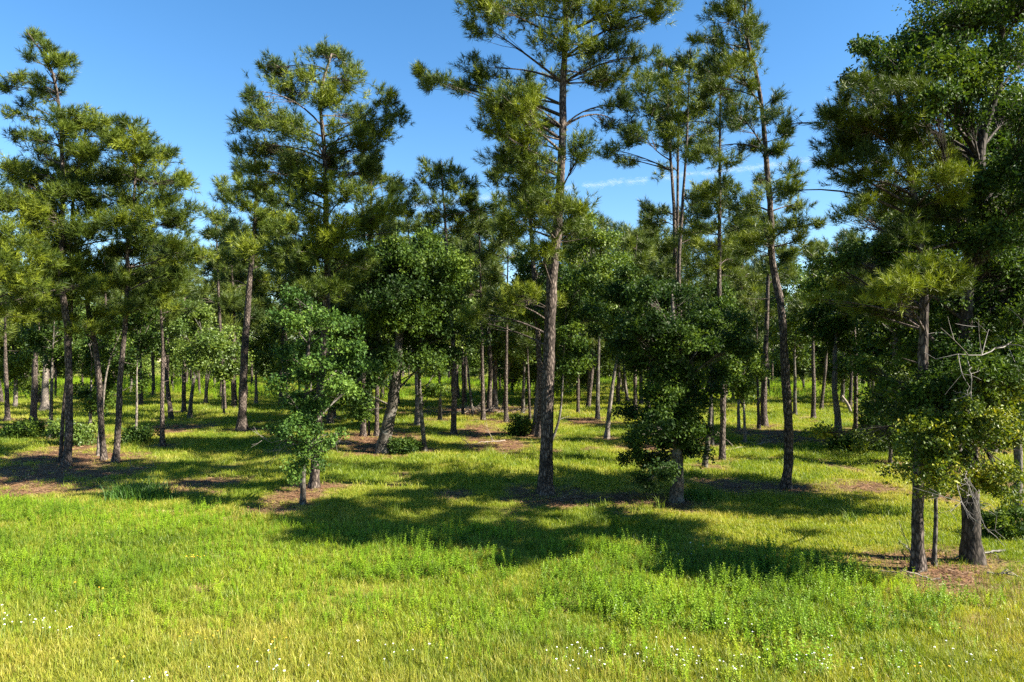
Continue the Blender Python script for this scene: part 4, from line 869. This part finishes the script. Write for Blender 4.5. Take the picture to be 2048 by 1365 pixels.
def shrub(px, py, w_, h_, label, seed, n=9, mat='leaf', name='shrub', cat='shrub'):
    D = dist(py); b_ = at(px, py, D); mm = D/F; rg = np.random.default_rng(seed)
    bl = [(np.array([rg.uniform(-.7, .7)*w_*mm/2, rg.uniform(-.5, .5)*w_*mm/2, h_*mm*rg.uniform(.25, .8)]), np.array([.3*w_*mm, .3*w_*mm, .25*h_*mm+.1])) for _ in range(n)]
    me = build_tree('oak', np.array([[0, 0, 0], [0.02, 0, h_*mm*0.4], [0.0, 0.03, h_*mm*0.8]]), 0.03, bl, float(np.clip(D/23, .72, 3)), seed, [M['oak_bark'], M[mat]], dense=0.7)
    e = link(name, None, None, (b_[0], D, float(hgt(b_[0], D)))); tag(e, label, cat)
    link('stem', me[0], e); link('foliage', me[1], e)
shrub(278, 888, 54, 30, 'dark low bush round the pale pole-like sapling', 301)
shrub(40, 880, 80, 32, 'dark green bush at the left border in shade', 302)
shrub(1690, 905, 60, 36, 'dark bush at the foot of the curvy pale oak', 303)
shrub(1048, 868, 50, 34, 'small dark bush at the foot of the broad-footed grey oak', 304)
shrub(1760, 905, 90, 70, 'dark leafy bush at the left foot of the right thicket', 305)
shrub(2010, 1075, 90, 60, 'low green bush behind the flare-footed oak', 306)
shrub(150, 890, 80, 40, 'green undergrowth bush behind the ragged-topped tall pine', 307, mat='leaf_far')
shrub(800, 905, 60, 26, 'low dark undergrowth between the leaning oak and its thin neighbour', 308)
def grass_clump(px, py, h, n, label, seed):
    rg = np.random.default_rng(seed); D = dist(py); b_ = at(px, py, D)
    V, T = blades(n, rg, (h*0.5, h), 0.014, 0.38, 0.7)
    m2 = M.setdefault('clump', foliage_mat('tall_grass_clump', [(0.0, (0.03, 0.085, 0.012)), (1.0, (0.075, 0.16, 0.016))], trans=0.35))
    o = link('grass_clump', mesh_np('grass_clump', V, T, m2, smooth=False, attrs={'var': np.repeat(rg.random(n), 5)}), None, (b_[0], D, float(hgt(b_[0], D)))); tag(o, label, 'grass clump')
grass_clump(270, 1000, 0.75, 900, 'dense dark green clump of tall grass in left shade', 1)
grass_clump(310, 1002, 0.55, 500, 'smaller dark grass clump right of the dense tall clump', 2)
grass_clump(1400, 1000, 0.5, 500, 'bright grass clump right of the low-branched dark oak', 3)

# ------------------------------------------------------------------ contrail high above the wood
rc = np.random.default_rng(4)
a_, b_ = at(700, 424, 3200), at(1760, 308, 3200)
parts = []
oct_ = np.array([[1, 0, 0], [-1, 0, 0], [0, 1, 0], [0, -1, 0], [0, 0, 1], [0, 0, -1]], float)
ofc = np.array([[0, 2, 4], [2, 1, 4], [1, 3, 4], [3, 0, 4], [2, 0, 5], [1, 2, 5], [3, 1, 5], [0, 3, 5]])
for k in range(4200):
    f = rc.random(); wid = 7+5*vnoise(f*30, 0.5, 2)
    if vnoise(np.array(f*60.0), np.array(3.1), 7) < 0.25*rc.random()+0.1: continue
    c = a_+(b_-a_)*f+np.array([0, rc.normal(0, wid), rc.normal(0, wid*0.8)+4*math.sin(f*90)])
    parts.append((c+oct_*np.array([9, 5, 4])*rc.uniform(0.5, 1.5), ofc))
m, n, l = nodes('contrail_vapour')
df = n.new('ShaderNodeBsdfDiffuse'); df.inputs[0].default_value = (0.9, 0.9, 0.9, 1); tl = n.new('ShaderNodeBsdfTranslucent'); tl.inputs[0].default_value = (0.9, 0.9, 0.9, 1)
m1 = n.new('ShaderNodeMixShader'); m1.inputs[0].default_value = 0.5; l.new(df.outputs[0], m1.inputs[1]); l.new(tl.outputs[0], m1.inputs[2])
tp_ = n.new('ShaderNodeBsdfTransparent'); m2 = n.new('ShaderNodeMixShader'); m2.inputs[0].default_value = 0.011; l.new(tp_.outputs[0], m2.inputs[1]); l.new(m1.outputs[0], m2.inputs[2])
o = n.new('ShaderNodeOutputMaterial'); l.new(m2.outputs[0], o.inputs[0])
V, T = joinm(parts)
tag(link('contrail', mesh_np('contrail', V, T, m)), 'thin white vapour trail across the blue sky', 'contrail', kind='structure')
